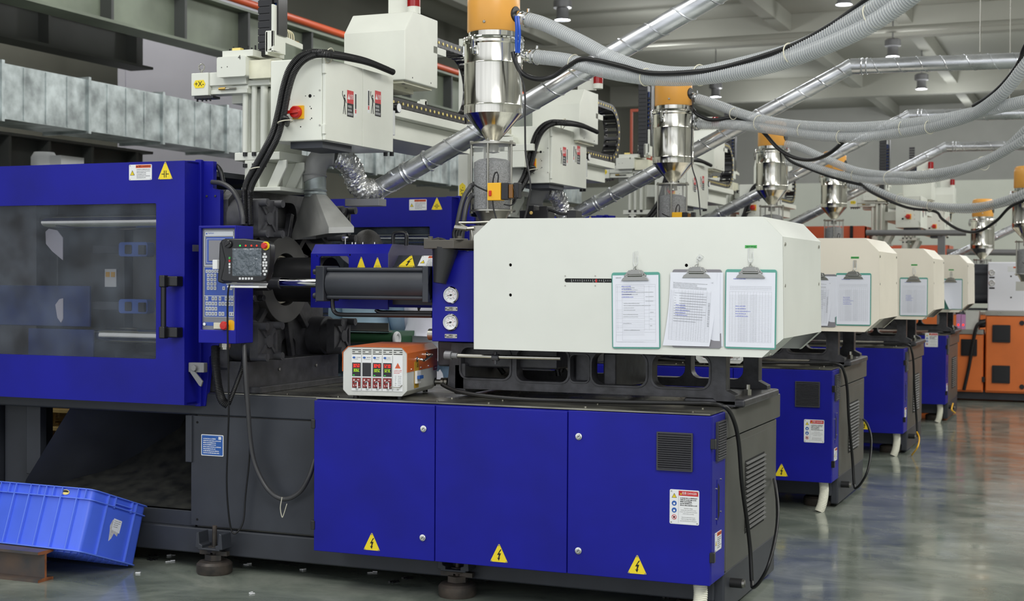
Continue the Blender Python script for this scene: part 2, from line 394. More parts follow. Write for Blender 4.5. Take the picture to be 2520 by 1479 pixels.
# conduit along the hall wall behind orange machine
# ------------------------------------------------------------ signs
def bars(b, f, u0, u1, v, h, seed=0, n=.0016):
    """a line of print too small to read"""
    r = random.Random(seed*7+3); u = u0; e = u1-(u1-u0)*r.choice((0, 0, .1, .3))
    while u < e-h*.5:
        w_ = h*r.uniform(.5, 1.6); b.fbox(f, u, min(u+w_, e), v, v+h*r.uniform(.7, 1), n, n+.0003); u += w_+h*r.uniform(.2, .5)
BOLT = [(.10, .72), (-.12, .40), (.0, .40), (-.05, .22), (-.12, .25), (.0, .08), (.09, .27), (.03, .25), (.14, .50), (.01, .50), (.18, .72)]
def tri_sign(par, fr, u, v, s, sym='bolt', h=None):
    """yellow triangle plate, base centre at u, v"""
    h = h or s; b = B(0); f = fr.at(u, v); k = s
    b.poly(f, [(-.5*k, .02*h), (-.47*k, 0), (.47*k, 0), (.5*k, .02*h), (.03*k, h), (-.03*k, h)], 0, .0015)
    b.mat(1); z = .0022
    if sym == 'bolt': b.poly(f, [(x*k*.85, y*h) for x, y in BOLT], .0015, z)
    elif sym == 'clamp':
        for q in (-1, 1):
            b.fbox(f, q*.06*k-.02*k, q*.06*k+.02*k, .1*h, .5*h, .0015, z); b.fbox(f, min(q*.08*k, q*.25*k), max(q*.08*k, q*.25*k), .28*h, .32*h, .0015, z)
    elif sym == 'heat':
        for q in (-.12, 0, .12): b.tube([f.p(q*k+.02*k*math.sin(i*1.9), (.1+.4*i/5)*h, .0018) for i in range(6)], .012*k, 4, 3)
    elif sym == 'nozzle':
        for i in range(5): b.fbox(f.at((-.25+.11*i)*k, (.4-.07*i)*h).turn(-30), -.04*k, .04*k, -.012*k, .012*k, .0015, z)
    elif sym == '!': b.text(f, '!', 0, .35*h, .6*h, z)
    b.mat(2)
    for q in ((-.44*k, .04*h), (.44*k, .04*h), (0, .95*h)): b.poly(f, ci(q[0], q[1], .03*k+.0008, 8), .0015, .004)
    return part(b, 'warning_sign', [yellow, black, brushed], par)
def small_tri(b, f, u, v, s):
    b.mat(1); b.poly(f, [(u-.5*s, v), (u+.5*s, v), (u, v+.9*s)], .0015, .0021); b.mat(2); b.poly(f, [(u-.38*s, v+.06*s), (u+.38*s, v+.06*s), (u, v+.74*s)], .0021, .0026)
    b.mat(1); b.text(f, '!', u, v+.3*s, .5*s, .003)
def warn_plate(par, fr, u, v, w_, h):
    """white plate with orange header; lower left corner at u, v. mats: white, black, yellow, orange, grey"""
    b = B(0); f = fr.at(u, v); b.poly(f, rr(0, w_, 0, h, .06*h), 0, .0015)
    small_tri(b, f, .15*w_, .32*h, .2*w_)
    b.mat(3); b.fbox(f, .3*w_, .96*w_, .78*h, .97*h, .0015, .002)
    b.mat(1); b.text(f, '▲ 警告 WARNING', .63*w_, .875*h, .13*h, .003, .6*w_)
    b.mat(4)
    for i in range(6): bars(b, f, .34*w_, .93*w_, (.66-.105*i)*h, .045*h, i)
    b.mat(5)
    for q in ((.05, .06), (.95, .06), (.05, .94), (.97, .94)): b.poly(f, ci(q[0]*w_, q[1]*h, .0022, 6), .0015, .0035)
    return part(b, 'warning_plate', [signw, black, yellow, orp, pgrey, brushed], par)
def danger_plate(par, fr, u, v, w_, h):
    b = B(0); f = fr.at(u, v); b.poly(f, rr(0, w_, 0, h, .04*h), 0, .0015)
    b.mat(4); b.fbox(f, .3*w_, .305*w_, .04*h, .97*h, .0015, .0019)
    b.mat(3); b.fbox(f, .31*w_, .97*w_, .83*h, .97*h, .0015, .002)
    b.mat(0); b.text(f, '危險 DANGER', .67*w_, .9*h, .09*h, .0026, .5*w_)
    small_tri(b, f, .385*w_, .855*h, .09*w_); small_tri(b, f, .155*w_, .76*h, .17*w_)
    for i, yy in enumerate((.6, .4, .2)):
        b.mat(6 if i < 2 else 3); b.poly(f, ci(.155*w_, yy*h, .085*w_, 18), .0015, .002)
        b.mat(0); b.poly(f, ci(.155*w_, yy*h, .066*w_, 14) if i == 2 else ci(.155*w_, (yy-.01)*h, .035*w_, 10), .002, .0024)
        if i == 2: b.mat(1).poly(f, rr(.12*w_, .19*w_, (yy-.03)*h, (yy+.03)*h, .008*w_, 2), .0024, .0028); b.mat(3).fbox(f.at(.155*w_, yy*h).turn(-45), -.08*w_, .08*w_, -.008*w_, .008*w_, .0028, .0032)
    b.mat(1)
    for i in range(5): bars(b, f, .36*w_, .93*w_, (.75-.052*i)*h, .03*h, i)
    T = ['', '', '', '', '', '', 'Hazardous voltage.', 'Contact may cause electric shock', 'or burn. Turn off and lock out system', 'power before servicing.', '', 'Read and understand manual', 'before servicing. Only qualified', 'personnel should service this panel.']
    for i, q in enumerate(T):
        if q: b.text(f, q, .64*w_, (.78-.052*i)*h, .034*h, .002, .6*w_)
    b.mat(5)
    for q in ((.06, .05), (.94, .05), (.06, .95), (.96, .95)): b.poly(f, ci(q[0]*w_, q[1]*h, .0026, 6), .0015, .0035)
    return part(b, 'danger_plate', [signw, black, yellow, redp, pgrey, brushed, pblue], par)
SEG = {'0': 'abcdef', '1': 'bc', '2': 'abged', '3': 'abgcd', '4': 'fgbc', '5': 'afgcd', '6': 'afgedc', '9': 'abcdfg', 'C': 'afed', '7': 'abc', '8': 'abcdefg'}
def seg7(b, f, s, u, v, w_, h, n=.002):
    t = .15*w_; x = u
    G = {'a': (0, w_, h-t, h), 'd': (0, w_, 0, t), 'g': (0, w_, h/2-t/2, h/2+t/2), 'f': (0, t, h/2, h), 'b': (w_-t, w_, h/2, h), 'e': (0, t, 0, h/2), 'c': (w_-t, w_, 0, h/2)}
    for c in s:
        if c == '.': b.fbox(f, x-.3*w_, x-.1*w_, 0+v, v+t, n, n+.0006); continue
        for k in SEG[c]: g = G[k]; b.fbox(f, x+g[0], x+g[1], v+g[2], v+g[3], n, n+.0006)
        x += w_*1.4
def screws(b, fr, pts, r=.004, h=.003):
    for u, v in pts: b.poly(fr, ci(u, v, r, 8), 0, h)
# ------------------------------------------------------------ the nearest moulding machine (world coordinates)
YF, YB, YM = 5.425, 5.65, 6.1; XR = -1.412
MROOT = Vec((-3.2, 6.1, 0))
def build_machine(label):
    t = thing('injection_moulding_machine', label, 'machine', MROOT, 'blue moulding machines in a row')
    # --- frame
    b = B(); b.box(-7.6, -1.45, 5.63, 6.6, .07, .19); part(b, 'base_beam', dgrey, t, .008)
    b = B(); b.box(-3.965, XR, YB, 6.62, .19, .728); part(b, 'body', egrey, t, .006)
    b = B(); b.box(-3.2, XR+.012, 5.64, 6.645, .735, .846); part(b, 'body_top_block', egrey, t, .006)
    b = B(); b.box(-7.6, -3.2, 5.64, 6.6, .722, .828); part(b, 'machine_bed', dgrey, t, .01)
    b = B(); b.box(-7.6, -3.2, 5.65, 6.6, .828, .832); b.box(-3.2, -1.42, 5.66, 6.63, .846, .85)
    b.box(-3.19, -1.42, YF+.008, 5.66, .846, .852)
    screws(b, FZ(.852), [(x, y) for x in (-3.1, -2.62, -2.38, -1.95, -1.5) for y in (5.47, 5.62)], .006, .006); screws(b, FZ(.832), [(x, 5.7) for x in (-3.9, -3.75, -3.5)], .006, .005)
    part(b, 'top_plate', topst, t)
    # left column and chute
    b = B(); b.box(-7.6, -5.28, 5.75, 6.0, .19, .722); part(b, 'left_body', dgrey, t, .006)
    b = B(); b.box(-5.26, -5.03, 5.80, 5.9, .19, .722); b.box(-5.05, -4.96, 5.72, 5.77, .37, .722); part(b, 'column', dgrey, t, .005)
    A = at(172, 1006, Y=5.66); C = at(60, 1182, Y=5.63); D = at(52, 1260, Y=5.66)
    b = B(); b.add([(A.x, 5.66, .722), (C.x, 5.64, C.z), (D.x, 5.64, .2), (D.x+.28, 6.3, .3), (C.x+.33, 6.3, .36), (A.x+.28, 6.3, .722)], [(0, 1, 4, 5), (1, 2, 3, 4)])
    part(b, 'chute_side', dgrey, t)
    b = B(); b.add([(-4.75, 6.5, .73), (-3.97, 6.5, .73), (-3.97, 6.05, .38), (-5.0, 6.05, .38), (-3.97, 5.68, .265), (-5.05, 5.68, .27)], [(0, 1, 2, 3), (3, 2, 4, 5)])
    b.box(-5.05, -3.975, 6.5, 6.52, .2, .73); part(b, 'chute', M('worn black sheet', (44, 46, 48), .45, mott=(14, .25), c2=(64, 64, 60)), t)
    b = B(); b.box(-4.9, -3.98, 5.66, 5.672, .19, .262); part(b, 'chute_lip', dgrey, t, .003)
    b = B(); b.box(-3.985, -3.19, 5.632, 5.65, .202, .72); b.mat(1); screws(b, FY(5.632), [(-3.95, .69), (-3.95, .23)], .006, .003)
    part(b, 'base_panel', [dgrey, hole], t, .003)
    b = B(); b.box(-4.01, -3.975, 5.62, 5.66, .5, .722); part(b, 'panel_bracket', dgrey, t, .003)
    f = FY(5.631).at(-3.865, .585); b = B(0); b.poly(f, rr(-.062, .062, -.05, .05, .005), 0, .0015); b.mat(1).poly(f, rr(-.058, .058, -.046, .046, .004), .0015, .002); b.mat(0)
    for i in range(8): bars(b, f, -.05, .05 if i else .02, .028-.0095*i, .005, i, .002)
    b.fbox(f, .035, .05, .028, .042, .002, .0024)
    part(b, 'name_plate', [signw, pblue], t)
    # --- electrical cabinet
    cab = part(B().box(-3.19, XR, YF+.012, YB, .18, .843), 'electrical_cabinet', blue, t, .004)
    xs = [-3.197, at(1070, 1200, Y=YF).x, at(1396, 1200, Y=YF).x, XR]
    for i in range(3):
        b = B(); b.box(xs[i]+.002, xs[i+1]-.002, YF, YF+.012, .178, .838 if i < 2 else .843)
        d = part(b, 'cabinet_door', blue, t, .003)
        fr = FY(YF)
        for px, py in ([(1043, 1055), (1041, 1323)], [], [(1425, 1074), (1424, 1355)])[i]:
            p = at(px, py, Y=YF); b = B(); b.lathe([(0, .009), (.008, .009), (.009, .006), (.014, .005), (.0145, 0)], (p.x, YF, p.z), (0, -1, 0), 20)
            b.mat(1).fbox(fr.at(p.x, p.z).turn(30), -.005, .005, -.0015, .0015, .009, .0098); part(b, 'lock', [chrome, black], d)
        px, py = ((915, 1354), (1228, 1383), (1568, 1412))[i]; p = at(px, py, Y=YF); tri_sign(d, fr, p.x, p.z, .078, 'bolt', .074)
        if i in (0, 2):
            for z in (.735, .29):
                x = xs[0]-.004 if i == 0 else XR+.004
                part(B().box(x-.008, x+.012, YF-.004, YF+.02, z-.02, z+.02), 'hinge', dplas, d, .003)
        if i == 2:
            p0 = at(1617, 1156, Y=YF); p1 = at(1706, 1066, Y=YF); g = vent(d, fr, p0.x, p1.x, p0.z, p1.z, 16)
            p0 = at(1648, 1288, Y=YF); p1 = at(1721, 1208, Y=YF); danger_plate(d, fr, p0.x, p0.z, p1.x-p0.x, p1.z-p0.z)
    fx = FX(XR); vent(cab, fx, 5.49, 5.625, .66, .815, 14)
    b = B(0); b.poly(fx, [(5.515, .405), (5.555, .43), (5.555, .56), (5.515, .585)], 0, .002); b.mat(1).poly(fx, [(5.525, .42), (5.55, .438), (5.55, .552), (5.525, .57)], .002, .0026); b.mat(2); screws(b, fx, [(5.505, .55), (5.575, .58), (5.505, .43), (5.575, .45)], .004, .004)
    part(b, 'recessed_handle', [blue, hole, brushed], cab)
    warn_plate(cab, fx, 5.49, .3, .1, .075)
    # louvre at the end
    b = B(0); f = fx; b.poly(f, [(5.99, .292), (6.36, .292), (6.36, .604), (5.99, .604)], .001, .002)
    lv = part(b, 'louvre_panel', hole, t)  # black backing sheet, shade of the louvre gaps put into its colour
    for i in range(15):
        z = .30+.02*i; b = B(); b.add([(XR+.002, 5.99, z), (XR+.002, 6.36, z), (XR+.013, 6.36, z+.009), (XR+.013, 5.99, z+.009), (XR+.003, 6.36, z+.016), (XR+.003, 5.99, z+.016)], [(0, 1, 2, 3), (3, 2, 4, 5), (0, 3, 5), (1, 4, 2)]); part(b, 'louvre', louvm, lv)
    b = B(); b.poly(fx, [(5.66, .19), (6.6, .19), (6.6, .7), (5.66, .7)], 0, .001); part(b, 'end_panel', egrey, t, .003)
    b = B(); b.cyl((XR, 5.75, .13), (XR+.05, 5.75, .13), .02, 12); b.mat(1).cyl((XR+.05, 5.75, .13), (XR+.06, 5.75, .13), .016, 12); part(b, 'cable_gland', [black, brushed], t)
    b = B(); b.box(-1.46, XR, 5.65, 6.6, .02, .19); part(b, 'end_plinth', dgrey, t, .01)
    # --- levelling feet
    def foot(x, y):
        b = B(); b.lathe([(0, .0), (.078, 0), (.083, .01), (.083, .045), (.072, .056), (.03, .062), (0, .062)], (x, y, 0), n=24); ft = part(b, 'levelling_foot', footm, t, 0, 30)
        b = B(); b.ring((x, y, .062), (x, y, .088), .045, .045, 6); b.ring((x, y, .1), (x, y, .125), .035, .03, 6); b.cyl((x, y, .06), (x, y, .22), .011, 10)
        for q in (-1, 1): b.box(x+q*.045-.03, x+q*.045+.03, y-.012, y+.012, .085, .105)
        part(b, 'foot_nut', footm, ft)
        b = B()
        for q in (-1, 1): b.poly(FY(y), [(x+q*.035, .115), (x+q*.075, .12), (x+q*.07, .19), (x+q*.055, .195), (x+q*.05, .14), (x+q*.035, .135)], -.03, .05)
        b.box(x-.06, x+.06, y-.05, y+.03, .112, .122); part(b, 'foot_bracket', dgrey, ft, .004)
    foot(-3.81, 5.57); foot(-2.58, 5.6); foot(-1.55, 5.72); foot(-1.6, 6.5); foot(-5.3, 5.57)
    # --- sliding guard door
    YD = 5.5; x1 = at(454, 700, Y=YD).x; wx1 = at(384, 700, Y=YD).x; z0, z1 = .782, 1.913; wz0, wz1 = at(384, 884, Y=YD).z, at(384, 500, Y=YD).z
    fr = FY(YD); b = B(); wx0 = -6.25
    b.poly(fr, [(-6.6, z0), (x1, z0), (x1, z1), (-6.6, z1)], -.02, 0, holes=[rr(wx0, wx1, wz0, wz1, .008)])
    b.box(x1-.012, x1, YD+.02, YD+.12, z0, z1); b.box(-6.6, x1, YD+.02, YD+.12, z1-.01, z1); b.box(-6.6, x1, YD+.02, YD+.1, z0, z0+.01)
    door = part(b, 'guard_door', blue, t, 0)
    part(B().box(wx0-.01, wx1+.01, YD+.012, YD+.018, wz0-.01, wz1+.01), 'window_pane', glassm, door)
    b = B(); q0 = at(405, 692, Y=YD); q1 = at(439, 815, Y=YD)
    hx = q0.x+.035
    b.cyl((hx, YD-.055, q0.z+.01), (hx, YD-.055, q1.z-.03), .0125, 14)
    hd = part(b, 'door_handle', dplas, door)
    for z in (q0.z, q1.z-.005):
        b = B(); b.box(hx-.016, hx+.016, YD-.072, YD-.035, z-.028, z+.028); b.box(hx+.0, hx+.07, YD-.05, YD, z-.024, z+.024)
        part(b, 'handle_mount', dplas, hd, .006)
    p0 = at(318, 444, Y=YD); p1 = at(374, 404, Y=YD); warn_plate(door, fr, p0.x, p0.z, p1.x-p0.x, p1.z-p0.z)
    p = at(407, 441, Y=YD); tri_sign(door, fr, p.x, p.z, .08, 'clamp', .08)
    # fixed panel right of the door
    y2 = YD+.13; X = lambda px: at(px, 700, Y=y2).x; Z = lambda py: at(510, py, Y=y2).z
    b = B(); b.poly(FY(y2), [(x1-.1, Z(1000)), (X(505), Z(1000)), (X(515), Z(900)), (X(515), Z(880)), (X(541), Z(845)), (X(541), Z(468)), (X(524), Z(464)), (X(524), Z(397)), (x1-.1, Z(393))], -.03, 0)
    b.box(x1-.02, X(500), y2-.02, y2, Z(1000), Z(393)); b.mat(1); screws(b, FY(y2), [(X(509), Z(483)), (X(530), Z(483))], .006, .006)
    part(b, 'side_guard_panel', [blue, dgrey], t, .004)
    b = B(); p = at(477, 611, Y=YD+.1); b.box(p.x-.03, p.x+.02, YD+.06, YD+.12, p.z-.017, p.z+.017); part(b, 'latch_block', gmet, t, .003)
    b = B(); p = at(493, 905, Y=YD+.05); f = FY(YD+.05).at(p.x, p.z); b.poly(f, rr(-.045, .04, -.02, .025, .004), 0, .03); b.poly(f, [(-.02, .0), (.04, -.06), (.03, -.085), (.02, -.08), (-.03, -.02)], .03, .04); b.poly(f, ci(-.008, .0, .014, 12), .03, .045); part(b, 'latch_bracket', gmet, t, .002)
    # interior of the clamping unit
    for z in (1.645, 1.085):
        for y in (5.74, 6.46):
            b = B(); b.cyl((-7.4, y, z), (-3.8, y, z), .042, 20); part(b, 'tie_bar', chrome, t)
    b = B(); b.poly(FX(-4.95), rr(5.68, 6.52, .86, 1.82, .04), -.28, 0, holes=[rr(5.9, 6.1, 1.42, 1.66, .06), rr(5.95, 6.1, 1.0, 1.2, .05)]); part(b, 'moving_platen', castm, t, .01)
    b = B(); b.poly(FX(-5.9), rr(5.68, 6.52, .86, 1.82, .04), -.3, 0, holes=[rr(5.85, 6.05, 1.4, 1.68, .07), rr(5.85, 6.05, 1.0, 1.25, .07)]); part(b, 'tail_platen', castm, t, .01)
    b = B(); b.box(-4.95, -4.55, 5.86, 6.34, 1.1, 1.62); b.box(-4.5, -4.1, 5.86, 6.34, 1.1, 1.62); b.box(-4.98, -4.9, 5.78, 6.42, .98, 1.74); b.box(-4.12, -4.04, 5.78, 6.42, .98, 1.74); part(b, 'mould', M('mould steel', (72, 74, 76), .4, .5), t, .006)
    b = B(0); p = at(268, 684, Y=5.84); b.box(p.x-.035, p.x+.035, 5.852, 5.858, p.z-.045, p.z+.045); b.mat(1).box(p.x-.028, p.x-.004, 5.85, 5.853, p.z+.005, p.z+.03); b.box(p.x+.004, p.x+.028, 5.85, 5.853, p.z+.005, p.z+.03); part(b, 'mould_label', [signw, yel2], t)
    for py in (614, 754):
        b = B(); p = at(350, py, Y=5.7); b.poly(FY(5.72).at(p.x, p.z), rr(-.11, .06, -.035, .035, .015), 0, .06); b.mat(1).poly(FY(5.72).at(p.x, p.z), rr(-.07, -.03, -.022, .022, .006), .06, .066); b.box(p.x+.02, p.x+.055, 5.64, 5.66, p.z-.025, p.z+.02); b.box(p.x-.3, p.x-.1, 5.7, 5.72, p.z-.02, p.z+.02)
        part(b, 'mould_clamp', [M('clamp blue', (58, 92, 170), .35), dgrey], t, .004)
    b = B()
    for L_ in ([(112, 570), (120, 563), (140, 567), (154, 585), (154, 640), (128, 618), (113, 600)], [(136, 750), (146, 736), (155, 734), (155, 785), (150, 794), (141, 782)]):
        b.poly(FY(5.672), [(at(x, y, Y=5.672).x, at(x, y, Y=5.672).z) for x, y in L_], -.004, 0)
    part(b, 'bright_opening_patch', M('pale lilac opening patch', (190, 186, 200), .5), t)  # pale patches on the platen stand for brightness seen through its openings
    b = B(); p0, p1 = at(0, 800, Y=5.65), at(212, 704, Y=5.65); b.box(p0.x-.3, p1.x, 5.675, 5.69, p0.z, p1.z); p0, p1 = at(60, 880, Y=5.65), at(220, 812, Y=5.65); b.box(p0.x, p1.x, 5.676, 5.69, p0.z-.03, p1.z); part(b, 'blue_cover_plate', M('dull blue plate', (36, 54, 104), .5, mott=(6, .2)), t, .004)
    b = B(); b.cyl((-5.9, 6.1, 1.35), (-5.2, 6.1, 1.35), .09, 20); b.box(-5.9, -5.3, 5.9, 5.96, 1.5, 1.6); b.box(-5.9, -5.3, 5.9, 5.96, 1.1, 1.2); part(b, 'toggle', dgrey, t)
    # rear guard with its window
    b = B(); b.poly(FY(6.68), [(-6.6, .85), (-3.96, .85), (-3.96, 1.9), (-6.6, 1.9)], -.02, 0, holes=[rr(-6.2, -4.1, 1.25, 1.72, .01)]); part(b, 'rear_guard', M('rear guard inside', (40, 48, 84), .4), t, .004)
    b = B(); b.box(-6.6, -3.96, 5.66, 6.66, 1.86, 1.885); part(b, 'top_guard', dgrey, t)
    b = B(); b.box(-6.6, -4.0, 6.3, 6.66, .832, .95); part(b, 'rear_tray', dgrey, t)
    # --- fixed platen
    XP = -3.8; f = FX(XP)
    b = B(); b.poly(f, [(5.66, .95), (5.72, .88), (6.48, .88), (6.54, .95), (6.54, 1.74), (6.48, 1.79), (5.72, 1.79), (5.66, 1.74)], -.16, -.05)
    pl = part(b, 'fixed_platen', castd, t, .01)
    b = B()
    pk = [rr(5.93, 6.27, 1.62, 1.75, .05), rr(5.93, 6.07, .95, 1.07, .04), rr(6.13, 6.27, .95, 1.07, .04), [(5.7, 1.28), (5.78, 1.22), (5.84, 1.27), (5.84, 1.46), (5.78, 1.51), (5.7, 1.45)], [(6.5, 1.28), (6.42, 1.22), (6.36, 1.27), (6.36, 1.46), (6.42, 1.51), (6.5, 1.45)], ci(6.1, 1.365, .16, 28)]
    b.poly(f, [(5.66, .95), (5.72, .88), (6.48, .88), (6.54, .95), (6.54, 1.74), (6.48, 1.79), (5.72, 1.79), (5.66, 1.74)], -.05, .0, holes=pk); part(b, 'platen_ribs', castm, pl, .008)
    b = B()
    for a in range(12):
        a_ = a*30+15; g = f.at(6.1, 1.365).turn(a_); b.fbox(g, .2, .34 if a % 3 else .4, -.014, .014, 0, .03)
    part(b, 'platen_spokes', castm, pl, .004)
    b = B(); b.poly(f.at(6.1, 1.365), ci(0, 0, .215, 40), 0, .045, holes=[ci(0, 0, .13, 32)]); part(b, 'nozzle_ring', M('machined grey ring', (96, 96, 96), .45, .5), pl, .003)
    b = B(); b.box(-3.95, -3.7, 5.67, 6.53, .832, .98); b.box(-3.95, -3.64, 5.69, 6.51, .832, .862); b.mat(1); screws(b, FX(-3.7), [(5.95, .93), (6.3, .93)], .008, .006); part(b, 'platen_foot', [castm, brushed], pl, .006)
    for y, z in ((5.745, 1.652), (6.455, 1.652), (5.745, 1.075), (6.455, 1.075)):
        b = B(); b.cyl((-3.8, y, z), (-3.68, y, z), .085, 24); b.cyl((-3.8, y, z), (-3.72, y, z), .1, 24)
        g = FX(-3.68).at(y, z); b.poly(g, rr(-.085, .085, -.085, .085, .012), 0, .045)
        g2 = FX(-3.635).at(y, z)
        for k in (45, 135): b.fbox(g2.turn(k), -.09, .09, -.007, .007, 0, .008)
        b.poly(g2, ci(0, 0, .03, 12), 0, .012)
        b.fbox(g2, .055, .07, -.05, .05, 0, .008)
        for q in (-1, 1):
            for w_ in (-1, 1): p = g.p(q*.066, w_*.072); b.cyl(p, p+Vec((.085, 0, 0)), .019, 12); b.cyl(p+Vec((.085, 0, 0)), p+Vec((.086, 0, 0)), .011, 6)
        b.text(g2, 'HT', 0, .045, .03, .004)
        part(b, 'tie_bar_nut', M('dark primer', (62, 62, 66), .5, mott=(20, .12)) if not bpy.data.materials.get('dark primer') else bpy.data.materials['dark primer'], pl, .003)
    # --- injection unit front
    b = B(); b.cyl((-3.85, 6.1, 1.365), (-3.5, 6.1, 1.365), .11, 28); b.ring((-3.86, 6.1, 1.365), (-3.8, 6.1, 1.365), .06, .11, 28); part(b, 'nozzle', M('dull black steel', (40, 40, 42), .45, .3), t, 0)
    b = B(); b.torus((-3.79, 6.1, 1.365), (1, 0, 0), .115, .008, 32, 6); part(b, 'nozzle_band', brushed, t)
    YG = 5.86; x0, x1g = at(765, 650, Y=YG).x, at(955, 650, Y=YG).x; f = FX(x1g); zt, zb = at(960, 600, Y=YG).z, at(955, 762, Y=YG).z
    sec = [(YG, zb), (YG, zt-.045), (YG+.04, zt), (YG+.44, zt), (YG+.48, zt-.045), (YG+.48, zb), (YG+.465, zb), (YG+.465, zt-.055), (YG+.43, zt-.015), (YG+.05, zt-.015), (YG+.015, zt-.055), (YG+.015, zb)]
    b = B(); fq = FY(YG)
    b.poly(fq, [(x0, zb+.005), (x1g, zb), (x1g, zt-.045), (x0, zt-.045)], -.012, 0, holes=[rr(at(785, 700, Y=YG).x, at(858, 700, Y=YG).x, at(820, 729, Y=YG).z, at(820, 630, Y=YG).z, .015)])
    b.poly(f, [(YG, zt-.045), (YG+.04, zt), (YG+.44, zt), (YG+.48, zt-.045), (YG+.48, zb), (YG+.465, zb), (YG+.465, zt-.055), (YG+.43, zt-.012), (YG+.05, zt-.012), (YG+.012, zt-.05)], -(x1g-x0), 0)
    g = part(b, 'barrel_guard', blue, t, 0)
    b = B(); b.poly(f, [(YG+.0, zb+.19), (YG+.0, zt-.045), (YG+.04, zt), (YG+.44, zt), (YG+.48, zt-.045), (YG+.48, zb+.19)], 0, .004, holes=[[(YG+.1, zb+.2), (YG+.1, zt-.08), (YG+.38, zt-.08), (YG+.38, zb+.2)]]); part(b, 'guard_end_frame', M('violet grey end', (74, 72, 98), .45), g)
    b = B(0); screws(b, fq, [(x0+.035, zb+.25), (at(862, 630, Y=YG).x, at(862, 627, Y=YG).z), (x0+.03, zb+.035), (at(862, 735, Y=YG).x, at(862, 736, Y=YG).z)], .004, .003)
    for px in (867, 875, 893, 922): p = at(px, 595, Y=YG+.15); b.cyl((p.x, YG+.15, zt), (p.x, YG+.15, zt+.012), .005, 8)
    b.cyl((at(850, 590, Y=YG+.1).x, YG+.1, zt), (at(850, 590, Y=YG+.1).x, YG+.1, zt+.03), .003, 8); p = at(850, 590, Y=YG+.1); b.poly(FY(YG+.1).at(p.x, zt+.034), rr(-.013, .013, -.004, .004, .002), -.006, .006); part(b, 'guard_screws', chrome, g)
    p = at(889, 672, Y=YG); tri_sign(g, fq, p.x, p.z, .06, 'nozzle', .075); p = at(929, 672, Y=YG); tri_sign(g, fq, p.x, p.z, .06, 'heat', .072)
    b = B(); hx0, hx1 = at(968, 590, Y=6.0).x, at(1000, 590, Y=6.0).x; b.tube([(hx0, 6.0, zt-.005), (hx0, 6.0, zt+.04), (hx0+.012, 6.0, zt+.055), (hx1-.012, 6.0, zt+.055), (hx1, 6.0, zt+.04), (hx1, 6.0, zt-.005)], .0095, 10, 5); part(b, 'guard_handle', dplas, g)
    # second guard with signs
    x2, x3 = x1g+.004, -2.76; zz = at(1000, 628, Y=YG+.06).z; zl = at(1000, 750, Y=YG+.04).z
    b = B(); b.box(x2, x3, YG+.04, YG+.42, zl, zz-.05); b.add([(x2, YG+.04, zz-.06), (x3, YG+.04, zz-.06), (x3, YG+.1, zz), (x2, YG+.1, zz), (x3, YG+.4, zz), (x2, YG+.4, zz)], [(0, 1, 2, 3), (3, 2, 4, 5)])
    g2 = part(b, 'barrel_inner_guard', dgrey, t)
    s = Vec((0, .06, .06)).normalized(); fs = Fr((0, YG+.04, zz-.058), (1, 0, 0), s, (0, -.707, .707)); k = .4
    tri_sign(g2, Fr((x2+.07, YG+.038, zz-.056), (1, 0, 0), s, (0, -.707, .707)), 0, 0, .09, 'bolt', .078); warn_plate(g2, fs, x2+.125, .003, .12, .075)
    tri_sign(g2, Fr((x2+.3, YG+.038, zz-.056), (1, 0, 0), s, (0, -.707, .707)), 0, 0, .09, 'heat', .078)
    # carriage cylinder
    cy = 5.74; xc0, xc1 = at(795, 700, Y=cy).x, -2.762; zt2, zb2 = at(900, 660, Y=cy).z, at(900, 738, Y=cy).z; zc = (zt2+zb2)/2; r = (zt2-zb2)/2
    b = B(); b.poly(FX(xc1), [(cy+r*math.cos(math.radians(q)), zc+r*.98*math.sin(math.radians(q))) for q in range(0, 360, 15)], -(xc1-xc0)+.05, 0)
    for a in (zt2-.006, zb2+.012): b.cyl((xc0+.05, cy-r*.62, a), (xc1, cy-r*.62, a), .009, 8)
    cyl = part(b, 'carriage_cylinder', dgrey, t)
    for a in ((xc0, xc0+.045), (xc1-.03, xc1)): part(B().box(a[0], a[1], cy-r, cy+r, zb2-.008, zt2+.01), 'cylinder_head', dgrey, cyl, .005)
    b = B(); b.cyl((-3.79, cy, zc+.003), (xc0, cy, zc+.003), .022, 16); part(b, 'cylinder_rod', chrome, cyl)
    b = B(); b.cyl((-3.78, cy, zc), (-3.62, cy, zc), .035, 16); b.cyl((-3.62, cy, zc), (-3.56, cy, zc), .028, 16); b.box(-3.8, -3.72, cy-.06, cy+.09, zc-.09, zc+.09)
    for q in (-1, 1):
        for w_ in (-1, 1): b.cyl((-3.72, cy+q*.04+.02, zc+w_*.07), (-3.69, cy+q*.04+.02, zc+w_*.07), .016, 8); b.cyl((xc0-.02, cy+q*.05, zc+w_*.055), (xc0, cy+q*.05, zc+w_*.055), .014, 8)
    part(b, 'rod_clevis', castm, cyl, .003)
    b = B(0); P = lambda x, y, yy=cy-.02: at(x, y, Y=yy)
    b.tube([P(818, 728), P(819, 755), P(824, 768), P(840, 774), P(900, 775), P(1064, 777)], .010, 10, 6); b.tube([P(925, 762, 5.9), P(935, 768, 5.9), P(960, 769, 5.9), P(1064, 770, 5.9)], .010, 10, 6)
    b.mat(1); b.cyl(P(818, 716), P(818, 722), .01, 10); b.ring(P(818, 722), P(818, 734), .014, .014, 6); part(b, 'hydraulic_pipe', [dplas, brushed], cyl)
    # --- injection housing front with gauges
    YH = 5.7; x4, x5 = at(1063, 700, Y=YH).x, -2.46; zh0, zh1 = at(1063, 840, Y=YH).z, at(1063, 618, Y=YH).z
    b = B(); b.box(x4, x5, YH, YH+.7, zh0, zh1); hs = part(b, 'injection_housing', blue, t, .004); fh = FY(YH)
